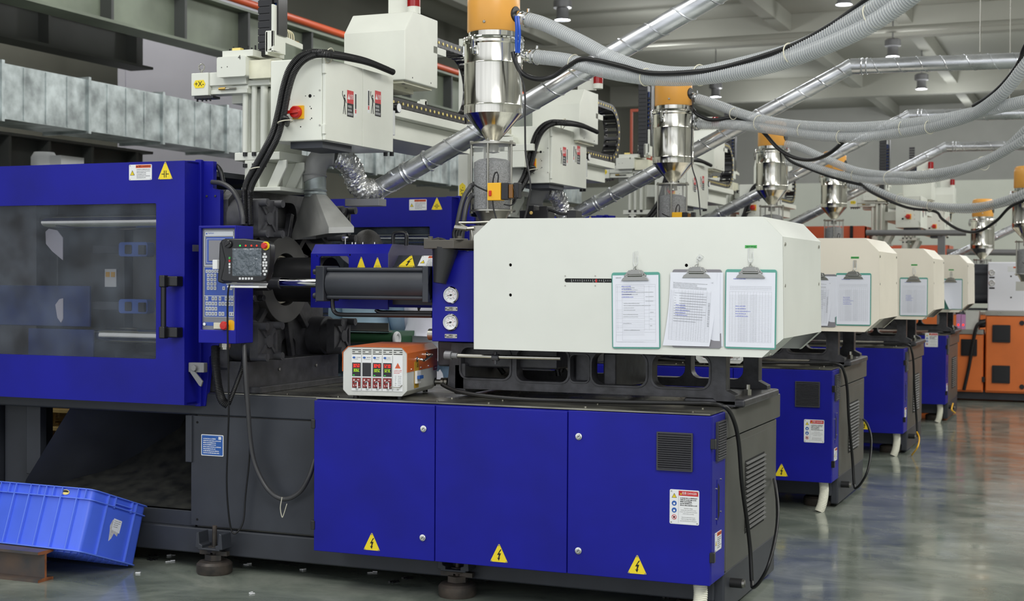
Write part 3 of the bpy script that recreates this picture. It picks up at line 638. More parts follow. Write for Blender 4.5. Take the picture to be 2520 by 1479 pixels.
    for px, py in ((1111, 726), (1110, 793)):
        p = at(px, py, Y=YH); g = gauge(hs, Vec((p.x, YH, p.z)), .038)
    for px, py in ((1111, 760), (1110, 827)):
        p = at(px, py, Y=YH); b = B(0); f = fh.at(p.x, p.z); b.poly(f, rr(-.03, .03, -.009, .009, .003), 0, .002); b.mat(1); bars(b, f, -.01, .01, .001, .005, 1, .002); bars(b, f, -.02, .022, -.006, .004, 2, .002)
        b.mat(2); screws(b, f, [(-.026, 0), (.026, 0)], .003, .004); part(b, 'gauge_plate', [brushed, black, dgrey], hs)
    part(B().cyl((x4-.04, YH+.06, zh0+.028), (x4, YH+.06, zh0+.028), .026, 18), 'guide_rod', brushed, hs)
    b = B(); b.box(x4-.02, -2.2, 5.8, 6.5, .98, zh0); part(b, 'housing_base', castm, t, .01)
    # hopper throat block and spout
    YT = 5.62; q0, q1 = at(1042, 612, Y=YT), at(1170, 597, Y=YT); b = B()
    b.poly(FZ(q0.z), [(q0.x, YT+.0), (q1.x-.1, YT-.01), (q1.x-.04, YT+.08), (q1.x+.3, YT+.1), (q1.x+.3, YT+.5), (q0.x, YT+.5)], -.0, .038); b.mat(0)
    for q in (q0.x+.02, q0.x+.16): b.ring((q, YT+.03, q0.z+.038), (q, YT+.03, q0.z+.055), .011, .011, 10); b.box(q-.035 if q > q0.x+.1 else q-.02, q+.02, YT, YT+.08, q0.z+.036, q0.z+.045)
    th = part(b, 'throat_block', M('phosphated steel', (88, 84, 78), .45, .3), t, .003)
    b = B(); p0, p1 = at(1090, 618, Y=YT+.05), at(1082, 697, Y=YT+.03)
    b.ring((p0.x+.012, YT+.05, q0.z), (p1.x, YT+.03, p1.z), .058, .028, 20); part(b, 'spout', M('dark spout', (38, 38, 40), .4), th)
    b = B(); P = lambda x, y, yy=5.75: at(x, y, Y=yy)
    b.tube([P(1130, 548), P(1165, 548), P(1210, 546)], .006, 8, 2); b.tube([P(1130, 549), P(1145, 558), P(1160, 566)], .006, 8, 2); b.cyl(P(1120, 560), P(1150, 563), .012, 10); b.cyl(P(1150, 563), P(1168, 562), .009, 8)
    b.mat(1); b.tube([P(1122, 560), P(1117, 575), P(1120, 597)], .009, 8, 4); b.tube([P(1135, 562), P(1130, 578), P(1134, 597)], .009, 8, 4)
    b.mat(0); b.tube([P(1160, 565), P(1162, 585), P(1158, 600)], .005, 8, 4); b.cyl(P(1150, 600), P(1160, 600), .012, 10); part(b, 'water_fittings', [brushed, rubber], th)
    # --- white injection cover
    YC = 5.62; q = lambda x, y: (at(x, y, Y=YC).x, at(x, y, Y=YC).z)
    out = [q(1166, 859), q(1166, 580), q(1210, 538), q(1878, 533), q(1926, 582), q(1928, 833), q(1875, 880)]
    s0, s1 = q(1389, 690), q(1503, 690); slot = rr(s0[0], -1.87, s0[1]-.0085, s0[1]+.0085, .008)
    hl = [ci(*q(x, y), .007, 12) for x, y in ((1256, 652), (1256, 726), (1689, 653))]
    b = B(); f = FY(YC); b.poly(f, out, -.006, 0, holes=[slot]+hl)
    cv = part(b, 'injection_cover', white, t, 0)
    YE = 6.43; b = B(); n = len(out)
    A = out
    for i, (a, c) in enumerate(((1, 2), (2, 3), (3, 4), (4, 5), (0, 1))):
        b.add([(A[a][0], YC+.001, A[a][1]), (A[c][0], YC+.001, A[c][1]), (A[c][0], YE, A[c][1]), (A[a][0], YE, A[a][1])], [(0, 1, 2, 3)])
    b.poly(FY(YE), out, -.004, 0)
    # bottom chamfer: two cheeks with an opening between
    a, c = A[5], A[6]
    for y0, y1 in ((YC+.001, YC+.2), (YE-.06, YE)): b.add([(a[0], y0, a[1]), (c[0], y0, c[1]), (c[0], y1, c[1]), (a[0], y1, a[1])], [(0, 1, 2, 3)])
    part(b, 'cover_shell', white, cv, recalc=False)
    b = B(); b.box(-2.4, -1.3, YC+.05, YE-.06, 1.12, 1.16); b.box(-2.4, -1.24, YC+.05, YE-.05, 1.14, 1.5); part(b, 'inner_carriage', castd, cv)
    b = B(0); screws(b, FX(A[4][0]), [(5.66, 1.52), (5.66, 1.355), (5.66, 1.185), (6.38, 1.525), (6.38, 1.36), (6.38, 1.19)], .007, .005)
    b.bolt((A[6][0]+.02, YC+.05, A[6][1]+.01), (1, 0, -1), .007); part(b, 'cover_screws', [brushed], cv)
    b = B(0); b.fbox(f, s0[0]-.004, -1.86, s0[1]-.011, s0[1]+.011, -.02, -.008)
    b.mat(1)
    for i in range(30): x = s0[0]+.028+i*.0095; b.fbox(f, x, x+.0012, s0[1]-.003, s0[1]+(.006 if i % 5 == 0 else .004), -.008, -.0074)
    for i in range(0, 5): b.text(f, str(i*5), s0[0]+.03+i*.0475, s0[1]-.0055, .0055, -.0074)
    b.mat(2); b.fbox(f, q(1464, 690)[0], q(1468, 690)[0], s0[1]-.007, s0[1]+.007, -.008, -.006); part(b, 'position_scale', [black, signw, redp], cv)
    b = B(); screws(b, f, [q(x, y) for x, y in ((1391, 679), (1465, 679), (1391, 703), (1465, 703))], .003, .002); part(b, 'scale_screws', brushed, cv)
    # --- cast slide frame
    YS = 5.76; zs0, zs1 = .885, 1.105; f = FY(YS)
    W = lambda x: at(x, 920, Y=YS).x; Zs = lambda y: at(1500, y, Y=YS).z
    hs_ = [rr(W(1135), W(1255), .935, 1.07, .035), rr(W(1272), W(1398), .93, 1.07, .035), rr(W(1404), W(1450), .935, 1.05, .02), rr(W(1457), W(1590), .925, 1.06, .04), rr(W(1606), W(1745), .925, 1.06, .04)]
    outl = [(W(1100), zs0), (W(1755), zs0), (W(1768), .862), (W(1768), .852), (-1.40, .852), (-1.40, .9), (-1.44, .92), (-1.44, 1.09), (W(1110), 1.09)]
    for nm, y in (('slide_frame', YS), ('slide_frame', 6.36)):
        fy = FY(y); b = B(); b.poly(fy, outl, -.07 if y == YS else -.07, 0, holes=hs_); sf = part(b, nm, castm, t, .01)
        if y == YS:
            b = B()
            for h in hs_: b.poly(fy, [(cx_+(u-cx_)*1.07, cz_+(v-cz_)*1.09) for (u, v) in h for cx_, cz_ in [(sum(a[0] for a in h)/len(h), sum(a[1] for a in h)/len(h))]], 0, .006, holes=[h])
            part(b, 'frame_rim', castm, sf, .002)
    for a in ((W(1404), W(1450), YS+.05, YS+.1, .93, 1.06), (-2.68, -2.62, YS, 6.43, .86, 1.0), (-1.62, -1.36, YS, 6.43, .852, .885), (-2.0, -1.94, YS+.07, 6.36, .9, 1.06)): part(B().box(*a), 'slide_crossmember', castm, t, .01)
    b = B(); p = at(1846, 930, Y=6.1); b.ring((-1.405, 6.0, .885), (-1.405, 6.0, .91), .018, .018, 6); b.cyl((-1.405, 6.0, .91), (-1.405, 6.0, .93), .01, 10); part(b, 'frame_bolt', brushed, t)
    b = B(0); P = lambda x, y, yy=5.68: at(x, y, Y=yy)
    b.tube([P(1110, 875), P(1380, 882)], .0085, 10, 0); b.mat(1); b.cyl(P(1096, 874), P(1112, 875), .02, 14); b.cyl(P(1112, 875), P(1126, 876), .013, 10); b.mat(2); b.cyl(P(1212, 879), P(1228, 880), .015, 10); b.cyl(P(1219, 866), P(1219, 896), .009, 8); part(b, 'linear_scale_rod', [brushed, gmet, castm], t)
    b = B(); b.tube([P(1380, 868, 6.0), P(1386, 890, 6.0), P(1380, 915, 6.0)], .012, 8, 6); b.tube([P(1350, 880, 6.1), P(1370, 905, 6.1), P(1375, 925, 6.1)], .012, 8, 6); b.tube([P(1235, 870, 6.1), P(1225, 895, 6.1), P(1240, 920, 6.1)], .012, 8, 6); part(b, 'hydraulic_hose', rubber, t)
    b = B(0); P = lambda x, y, yy=6.35: at(x, y, Y=yy)
    for x0_, x1_, ya_, yb_ in ((1282, 1352, 545, 518), (1300, 1318, 520, 506), (1330, 1350, 520, 508), (1398, 1420, 545, 518)): b.box(P(x0_, ya_).x, P(x1_, ya_).x, 6.33, 6.42, P(x0_, ya_).z, P(x0_, yb_).z)
    b.tube([P(1330, 514), P(1355, 517), P(1380, 526), P(1402, 527)], .008, 8, 5); b.mat(1); b.cyl(P(1307, 524, 6.325), P(1307, 524, 6.33), .009, 12); part(b, 'valve_block', [dplas, M('brass plug', (176, 148, 86), .3, .7)], t, .003)
    return t
louvm = M('louvre grey', (60, 60, 57), .5)
def vent(par, fr, u0, u1, v0, v1, n):
    b = B(); b.poly(fr, rr(u0, u1, v0, v1, .004), 0, .004); b.poly(fr, [(u0, v0), (u1, v0), (u1, v1), (u0, v1)], .004, .011, holes=[[(u0+.006, v0+.006), (u1-.006, v0+.006), (u1-.006, v1-.006), (u0+.006, v1-.006)]])
    g = part(b, 'vent_grille', vplas, par, .001)
    h = (v1-v0-.014)/n
    for i in range(n):
        v = v0+.007+i*h; b = B(); b.add([fr.p(a, v+dv, nn) for a in (u0+.006, u1-.006) for dv, nn in ((0, .013), (h*.25, .013), (h*.8, .005), (h*.55, .004))], [(0, 1, 5, 4), (1, 2, 6, 5), (2, 3, 7, 6), (3, 0, 4, 7)])
        part(b, 'slat', vplas, g)
    return g
vplas = M('dark grey vent plastic', (58, 58, 62), .45)
def gauge(par, p, r):
    b = B(0); b.lathe([(0, 0), (r, 0), (r, .008), (r*.86, .014), (r*.8, .014), (r*.76, .006)], p, (0, -1, 0), 32); g = part(b, 'pressure_gauge', chrome, par)
    f = FY(p.y-.007).at(p.x, p.z); b = B(0); b.poly(f, ci(0, 0, r*.77, 32), -.003, 0); b.mat(1)
    for i in range(26):
        a = 225-270*i/25; g2 = f.turn(a); b.fbox(g2, r*(.6 if i % 5 == 0 else .66), r*.7, -.0005, .0005, 0, .0006)
    for i in range(6): a = math.radians(225-54*i); b.text(f, str(i*5), r*.5*math.cos(a), r*.5*math.sin(a), r*.16, .0006)
    b.text(f, 'MPa', 0, -r*.42, r*.16, .0006); b.mat(2)
    for i in range(8): a = 225-270*i/7; b.fbox(f.turn(a), r*.36, r*.38, -.003, .003, 0, .0006)
    b.mat(1); g2 = f.turn(192); b.poly(g2, [(-r*.2, -.0016), (r*.55, -.0004), (r*.55, .0004), (-r*.2, .0016)], .001, .002); b.poly(f, ci(0, 0, .004, 10), .001, .003)
    part(b, 'dial', [signw, black, redp], g); return g
# ------------------------------------------------------------ operator panel on the machine
def build_panel(t):
    Y0 = 5.45; x0, x1 = at(488, 700, Y=Y0).x, at(580, 700, Y=Y0).x; z0, z1 = at(530, 845, Y=Y0).z, at(530, 555, Y=Y0).z
    f = FY(Y0); b = B(); ix0, ix1, iz0, iz1 = at(494, 700, Y=Y0).x, at(577, 700, Y=Y0).x, at(530, 812, Y=Y0).z, at(530, 562, Y=Y0).z
    b.poly(f, [(x0, z0), (x1, z0), (x1, z1), (x0, z1)], -.018, 0, holes=[[(ix0, iz0), (ix1, iz0), (ix1, iz1), (ix0, iz1)]])
    b.poly(f, [(x0, z0), (x1, z0), (x1, z1), (x0, z1)], -.145, -.018)
    bx = part(b, 'control_panel', blue, t, .004)
    fp = FY(Y0+.017).at(ix0, iz0); w_ = ix1-ix0; h = iz1-iz0
    part(B().poly(fp, [(0, 0), (w_, 0), (w_, h), (0, h)], 0, .002), 'panel_face', panelg, bx)
    U = lambda k: k*w_; V_ = lambda k: k*h
    def frame(b, u0, u1, v0, v1, s=.002, n=.003): b.poly(fp, [(U(u0), V_(v0)), (U(u1), V_(v0)), (U(u1), V_(v1)), (U(u0), V_(v1))], .002, n, holes=[[(U(u0)+s, V_(v0)+s), (U(u1)-s, V_(v0)+s), (U(u1)-s, V_(v1)-s), (U(u0)+s, V_(v1)-s)]])
    b = B(0); frame(b, .05, .93, .63, .98, .004); b.mat(1)
    for a in ((.07, .91, .34, .615), (.07, .91, .13, .335)): b.fbox(fp, U(a[0]), U(a[1]), V_(a[2]), V_(a[3]), .002, .0026)
    b.fbox(fp, U(.1), U(.9), V_(.65), V_(.915), .002, .0026); b.mat(0); frame(b, .04, .94, .335, .62, .0015); frame(b, .04, .94, .125, .335, .0015)
    b.fbox(fp, U(.06), U(.92), V_(.925), V_(.975), .002, .003); frame(b, .12, .88, .66, .9, .002, .004); b.mat(2); b.fbox(fp, U(.19), U(.82), V_(.68), V_(.885), .0026, .005)
    b.mat(1); b.poly(fp, ci(U(.12), V_(.95), .004, 8), .003, .0034); b.text(fp, 'haitian', U(.25), V_(.955), .012, .0034); b.fbox(fp, U(.04), U(.35), V_(.04), V_(.075), .002, .003)
    part(b, 'keypad_print', [panelw, panelb, lcd], bx)
    b = B(0)
    def key(u, v, s=.075, k=.034): b.fbox(fp, U(u), U(u+s), V_(v), V_(v+k), .0026, .005); b.mat(1); b.fbox(fp, U(u+.02), U(u+s-.02), V_(v+.008), V_(v+k-.008), .005, .0053); b.mat(0)
    for i in range(5): key(.1+.085*i, .563, .07, .03)
    for r in range(4):
        for c in range(3): key(.14+.1*c, .395+.042*r)
    key(.6, .395); key(.72, .45); key(.82, .395)
    for r, row in enumerate(([.1, .19, .28, .37, .49, .58, .8, .87], [.1, .19, .28, .37, ], [.1, .19, .28, .37, .49, .58, .67, .76, .85], [.1, .28, .37, .49, .67, .76, .85])):
        for c in row: key(c, .14+.05*r, .072, .038)
    part(b, 'keys', [panelw, pgrey], bx, kind='stuff')
    b = B(0); p = fp.p(U(.72), V_(.045), 0); b.lathe([(0, .035), (.016, .034), (.02, .028), (.018, .015), (.012, .01), (.012, 0)], p, (0, -1, 0), 20); b.mat(1); b.lathe([(.0, .003), (.026, .003), (.026, .001)], p+Vec((.022, 0, 0)), (0, -1, 0), 20); part(b, 'emergency_stop', [red, yel2], bx)
    b = B(0); b.fbox(fp, U(.36), U(.62), V_(.012), V_(.072), .002, .01); b.mat(1); b.lathe([(0, .01), (.007, .01), (.009, 0)], fp.p(U(.08), V_(.055), 0), (0, -1, 0), 12); part(b, 'masking_tape', [beige, chrome], bx)
    b = B(); b.lathe([(.028, 0), (.028, -.02), (.022, -.02), (.022, -.03)], (x0+.1, Y0+.07, z0), n=8); part(b, 'conduit_fitting', brushed, bx)
    return bx
# ------------------------------------------------------------ teach pendant
def build_pendant():
    Y0 = 5.33; o = at(600, 645, Y=Y0); t = thing('teach_pendant', 'black hand-held robot pendant with film-covered screen, hung before the blue operator panel', 'controller', (o.x, Y0+.04, o.z-.11))
    f = FY(Y0); S = lambda x, y: (at(x, y, Y=Y0).x, at(x, y, Y=Y0).z)
    out = [S(*q) for q in ((541, 592), (552, 587), (600, 587), (650, 592), (661, 596), (665, 606), (664, 640), (660, 672), (653, 690), (640, 695), (600, 696), (552, 694), (541, 690), (552, 640))]
    b = B(); b.poly(f, out, -.045, 0); part(b, 'pendant_body', dplas, t, .008)
    g = [S(*q) for q in ((536, 596), (548, 590), (556, 606), (552, 618), (559, 640), (560, 670), (556, 696), (543, 698), (531, 694), (534, 640))]
    b = B(); b.poly(f, g, -.06, -.01); part(b, 'hand_grip', dplas, t, .008)
    q0, q1 = S(572, 687 if 0 else 679), S(644, 611); b = B(); NX, NZ = 22, 20; r = random.Random(3); vs = []
    for i in range(NX+1):
        for j in range(NZ+1):
            e = 0 if i in (0, NX) or j in (0, NZ) else r.uniform(.0005, .004); vs.append(f.p(q0[0]+(q1[0]-q0[0])*i/NX+(r.uniform(-.001, .001) if e else 0), q0[1]+(q1[1]-q0[1])*j/NZ+(r.uniform(-.001, .001) if e else 0), .001+e))
    b.add(vs, [(i*(NZ+1)+j, (i+1)*(NZ+1)+j, (i+1)*(NZ+1)+j+1, i*(NZ+1)+j+1) for i in range(NX) for j in range(NZ)]); part(b, 'screen_film', film, t, 0, 20)
    for i, (px, m) in enumerate(((591, grnled), (605, redled), (619, redled), (632, redled))):
        b = B(); u, v = S(px, 604.5); b.poly(f, ci(u, v, .0035, 8), 0, .002); part(b, 'indicator_light', m, t)
    b = B(0); u, v = S(655, 605); b.lathe([(0, .002), (.019, .002), (.019, .006), (.0, .006)], f.p(u, v, 0), (0, -1, 0), 20); b.mat(1); b.lathe([(.008, .006), (.008, .014), (.014, .015), (.014, .024), (.011, .027), (0, .027)], f.p(u+.002, v, 0), (0, -1, 0), 20); part(b, 'emergency_stop', [yellow, red], t)
    b = B(); u, v = S(563, 601); b.lathe([(0, .012), (.015, .011), (.018, .008), (.018, 0)], f.p(u, v, 0), (0, -1, 0), 20); b.fbox(f.at(u, v).turn(30), -.014, .014, -.003, .003, .012, .016); part(b, 'selector_knob', dplas, t)
    b = B(0)
    K = [(591+7.4*i, 685.5) for i in range(5)]+[(652, 625), (649, 632), (655, 632), (652, 639), (649, 646), (655.5, 646), (649, 653), (655.5, 653), (652, 660), (649, 667), (655.5, 667), (652, 675)]
    for x, y in K: u, v = S(x, y); b.poly(f, rr(u-.0048, u+.0048, v-.0048, v+.0048, .0015, 2), 0, .003); b.mat(3); b.text(f, '+', u, v, .008, .0034); b.mat(0)
    for i, y in enumerate((635, 642, 650, 657, 664, 671)): u, v = S(565.5, y); b.mat((2, 1, 0, 0, 3, 3)[i]); b.poly(f, rr(u-.0042, u+.0042, v-.005, v+.005, .0015, 2), 0, .003)
    part(b, 'keys', [signw, red, green, pgrey], t, kind='stuff')
    b = B(); b.fbox(f, S(525, 0)[0], S(537, 0)[0], S(0, 661)[1], S(0, 639)[1], -.05, .004)
    b.poly(f, [S(x, y) for x, y in ((525, 650), (537, 625), (560, 640), (560, 696), (638, 697), (636, 703), (536, 701), (527, 680))], -.075, -.065); b.fbox(f, S(560, 0)[0], S(638, 0)[0], S(0, 703)[1], S(0, 698)[1], -.07, .0)
    part(b, 'wall_bracket', signw, t, .003)
    return t
# ------------------------------------------------------------ hot runner controller
def build_temp():
    a = .169; o = Vec((-3.0637, 5.4463, .852)); U = Vec((math.cos(a), math.sin(a), 0)); W = Vec((-math.sin(a), math.cos(a), 0)); Z = Vec((0, 0, 1))
    w_, d, h = .292, .47, .212
    t = thing('temperature_controller', 'orange and grey temperature controller with lit red readouts on the nearest cabinet top', 'controller', o+U*w_/2+W*.2)
    ff = Fr(o+Z*.012, U, Z, -W); c = .024
    pr = lambda k=0: [(c, k), (w_-c, k), (w_-k, c), (w_-k, h-c), (w_-c, h-k), (c, h-k), (k, h-c), (k, c)]
    b = B(); b.poly(ff, pr(), -d, 0); part(b, 'case', lgrey, t, .003)
    b = B(); pts = [(-.002, .105), (-.002, h-c), (c, h+.002), (w_-c, h+.002), (w_+.002, h-c), (w_+.002, .105), (w_+.0005, .105), (w_+.0005, h-c-.001), (w_-c-.001, h+.0005), (c+.001, h+.0005), (-.0005, h-c-.001), (-.0005, .105)]
    b.poly(ff, pts, -d, .004); part(b, 'lid', orangeb, t)
    x0 = .04; mw = .047; v1 = h-.035; v0 = .022
    V = [('305.0', '306C'), None, ('304.0', '305C'), ('323.0', '323C')]
    for i in range(5):
        u = x0+mw*i*1.0; b = B(0); b.fbox(ff, u+.001, u+mw-.002, v0, v1, 0, .004)
        if i < 4:
            b.mat(1); b.poly(ff, [(u+.012+.007*math.cos(q*PI/6), v1-.011+.0045*math.sin(q*PI/6)) for q in range(12)], .004, .0045)
            b.mat(2); bars(b, ff, u+.023, u+.042, v1-.012, .0035, i, .004); bars(b, ff, u+.01, u+.042, v1-.019, .002, i+3, .004)
            b.mat(3); b.poly(ff, ci(u+mw/2, v0+.009, .0035, 10), .004, .0065)
        else:
            b.mat(4); b.poly(ff, [(u+.01, v1-.055), (u+.036, v1-.055), (u+.023, v1-.031)], .004, .0045); b.mat(2); b.text(ff, '!', u+.023, v1-.047, .018, .005); b.mat(5)
            for q in range(3): bars(b, ff, u+.006, u+.042, v1-.065-.006*q, .0025, q, .004)
            b.mat(2)
            for q in range(6): bars(b, ff, u+.01, u+.018, v1-.09-.008*q, .0025, q, .004); bars(b, ff, u+.024, u+.04, v1-.09-.008*q, .0025, q+9, .004)
            b.mat(3); b.poly(ff, ci(u+mw/2, v0+.009, .0035, 10), .004, .0065)
            b.tube([ff.p(u-.006, .045, .004), ff.p(u-.004, .043, .014), ff.p(u+.006, .041, .018), ff.p(u+.034, .041, .018), ff.p(u+.042, .047, .014), ff.p(u+.042, .05, .004)], .0022, 6, 3)
        md = part(b, 'controller_module', [signw, pblue, pgrey, brushed, orp, redp], t)
        if i < 4:
            b = B(0); b.fbox(ff, u+.004, u+mw-.004, v1-.092, v1-.033, .004, .0055)
            if V[i]: b.mat(1); seg7(b, ff, V[i][0], u+.0075, v1-.053, .0058, .014, .0056); b.mat(2); seg7(b, ff, V[i][1], u+.0095, v1-.072, .0054, .012, .0056); b.mat(3); b.fbox(ff, u+.008, u+.016, v1-.088, v1-.0865, .0056, .006)
            part(b, 'display', [screen, redled, yelled, grnled], md)
            b = B(0); k0 = v1-.143; k1 = v1-.098; b.fbox(ff, u+.004, u+mw-.004, k0, k1, .004, .0052); m_ = u+mw/2; mv = (k0+k1)/2
            b.mat(1)
            for qx in (u+.005, m_+.001):
                for qy in (k0+.001, mv+.001): b.fbox(ff, qx, qx+mw/2-.006, qy, qy+.0205, .0052, .006)
            b.mat(2); b.poly(ff, [(u+.009, mv+.009), (u+.017, mv+.009), (u+.013, mv+.018)], .006, .0064); b.poly(ff, [(u+.009, mv-.009), (u+.017, mv-.009), (u+.013, mv-.018)], .006, .0064)
            bars(b, ff, m_+.004, m_+.018, mv+.012, .003, 2, .006); bars(b, ff, m_+.004, m_+.018, mv-.013, .003, 3, .006); bars(b, ff, m_+.004, m_+.018, mv-.018, .003, 4, .006)
            b.mat(0); b.poly(ff, ci(m_, mv, .0095, 16), .006, .0066); b.mat(2); b.poly(ff, ci(m_, mv, .0078, 16), .0066, .007, holes=[ci(m_, mv, .0058, 16)]); b.poly(ff, ci(m_, mv, .0025, 8), .0066, .007)
            part(b, 'key_block', [black, dred, signw], md)
            b = B(0); b.fbox(ff, u+.014, u+.034, .036, .058, .004, .008); b.mat(1); b.fbox(ff, u+.016, u+.03, .038, .056, .008, .01); b.mat(3); b.poly(ff, [(u+.021, .043), (u+.026, .043), (u+.0235, .051)], .01, .0105); b.mat(2); b.fbox(ff, u+.031, u+.036, .032, .06, .004, .02); part(b, 'rocker_switch', [black, dred, chrome, signw], md, .0006)
        b = B()
        for k in range(3):
            z = h-.014-k*.0085
            if k == 1: b.fbox(ff, u+.003, u+.015, z, z+.003, .0, .0008); b.fbox(ff, u+.03, u+.043, z, z+.003, .0, .0008)
            else: b.fbox(ff, u+.003, u+.043, z, z+.003, .0, .0008)
        part(b, 'vent_slots', hole, t)
    fs = Fr(o+Z*.012+U*(w_+.002), W, Z, U)
    b = B(); b.tube([fs.p(.13, .155, 0), fs.p(.13, .155, .025), fs.p(.15, .15, .03), fs.p(.26, .165, .03), fs.p(.28, .168, .025), fs.p(.28, .168, 0)], .0055, 10, 3)
    for q in (.13, .28): b.lathe([(.013, 0), (.013, .004), (.008, .008), (.0055, .008)], fs.p(q, .155 if q < .2 else .168, 0), U, 12)
    part(b, 'carry_handle', chrome, t)
    b = B(0); b.fbox(fs, .1, .165, .03, .145, 0, .001); b.mat(1); b.fbox(fs, .106, .16, .05, .105, .001, .012); b.mat(2); b.fbox(fs, .104, .162, .07, .084, .012, .024); b.mat(3); b.poly(fs, [(.135, .12), (.155, .12), (.145, .138)], .001, .0015, holes=[[(.139, .1225), (.151, .1225), (.145, .133)]]); part(b, 'circuit_breaker', [M('ochre label', (190, 150, 40), .4), signw, pblue, black], t)
    b = B(0); b.fbox(fs, .4, .46, .09, .11, 0, .001); b.mat(1); bars(b, fs, .42, .45, .098, .005, 1, .001); part(b, 'type_label', [dred, signw], t)
    b = B(0); b.lathe([(.02, .001), (0, .001)], fs.p(.43, .035, 0), U, 16); b.mat(1); b.lathe([(.012, 0), (.012, .03), (.02, .03), (.02, .042), (.016, .045), (.021, .047), (.021, .06), (.012, .064), (.012, .075), (0, .075)], fs.p(.43, .035, 0), U, 12); part(b, 'cable_connector', [hole, brushed], t)
    b = B(); screws(b, fs, [(.06, .115), (.2, .115), (.32, .115), (.45, .14)], .004, .003); part(b, 'lid_screws', chrome, t)
    b = B()
    for u in (.05, .25):
        for v in (.03, d-.05): b.cyl(ff.p(u, 0, -v), ff.p(u, -.012, -v), .012, 12)
    part(b, 'rubber_feet', rubber, t)
    return t
# ------------------------------------------------------------ clipboards and hooks
def form(b, f, u0, u1, v0, v1, kind, r):
    """ruled form print: frame, rows, columns and writing"""
    t = .0004; n = .0002; W = u1-u0; H = v1-v0
    hl = lambda v, a=0, c=1: b.fbox(f, u0+a*W, u0+c*W, v0+v*H-t/2, v0+v*H+t/2, 0, n)
    vl = lambda u, a=0, c=1: b.fbox(f, u0+u*W-t/2, u0+u*W+t/2, v0+a*H, v0+c*H, 0, n)
    if kind == 0:
        for v in [0, .03, .12, .145, .17, .195, .22, .25, .28, .31, .34, .37, .41, .44, .47, .5, .53, .56, .59, .64, .68, .72, .76, .8, .84, .87, .9, .93, .96, .985]: hl(v, .0 if r.random() < .5 else .16, 1 if r.random() < .4 else .72)
        hl(0); hl(1); vl(0); vl(.04, .2, .98); vl(1); vl(.16, .02, .98); vl(.72, .2, .98); vl(.84, .2, .98)
        for i in range(20): bars(b, f, u0+W*r.choice((.18, .2, .75, .86)), u0+W*r.choice((.5, .6, .95)), v0+H*(.2+.04*i*.97), H*.012, i, 0)
    elif kind == 1:
        for i in range(36): hl(.0+.85*i/36)
        for u in (0, .08, .2, .28, .36, .44, .5, .56, .62, .68, .74, .8, .9, 1): vl(u, 0, .86)
        b.mat(3)
        for i in range(12): bars(b, f, u0+W*.1, u0+W*.9, v0+H*(.32+.52*i/12), H*.007, i+5, 0)
        b.mat(1)
        for i in range(5): bars(b, f, u0+W*.05, u0+W*.9, v0+H*(.88+.022*i), H*.012, i, 0)
    else:
        for i in range(34): hl(.0+.8*i/34)
        for i in range(15): vl(i/14, 0, .84)
        for v in (.84, .87, .9, .93): hl(v)
        for i in range(34):
            for k in (3, 4, 5, 7, 8): g = f.at(u0+W*(k+.5)/14, v0+H*.8*(i+.5)/34).turn(30); b.fbox(g, -W*.04, W*.04, -t/2, t/2, 0, n)
        for i in range(28): u = u0+W*(i+.5)/28; b.fbox(f, u-t/2, u+t/2, v0+.87*H, v0+.93*H, 0, n)
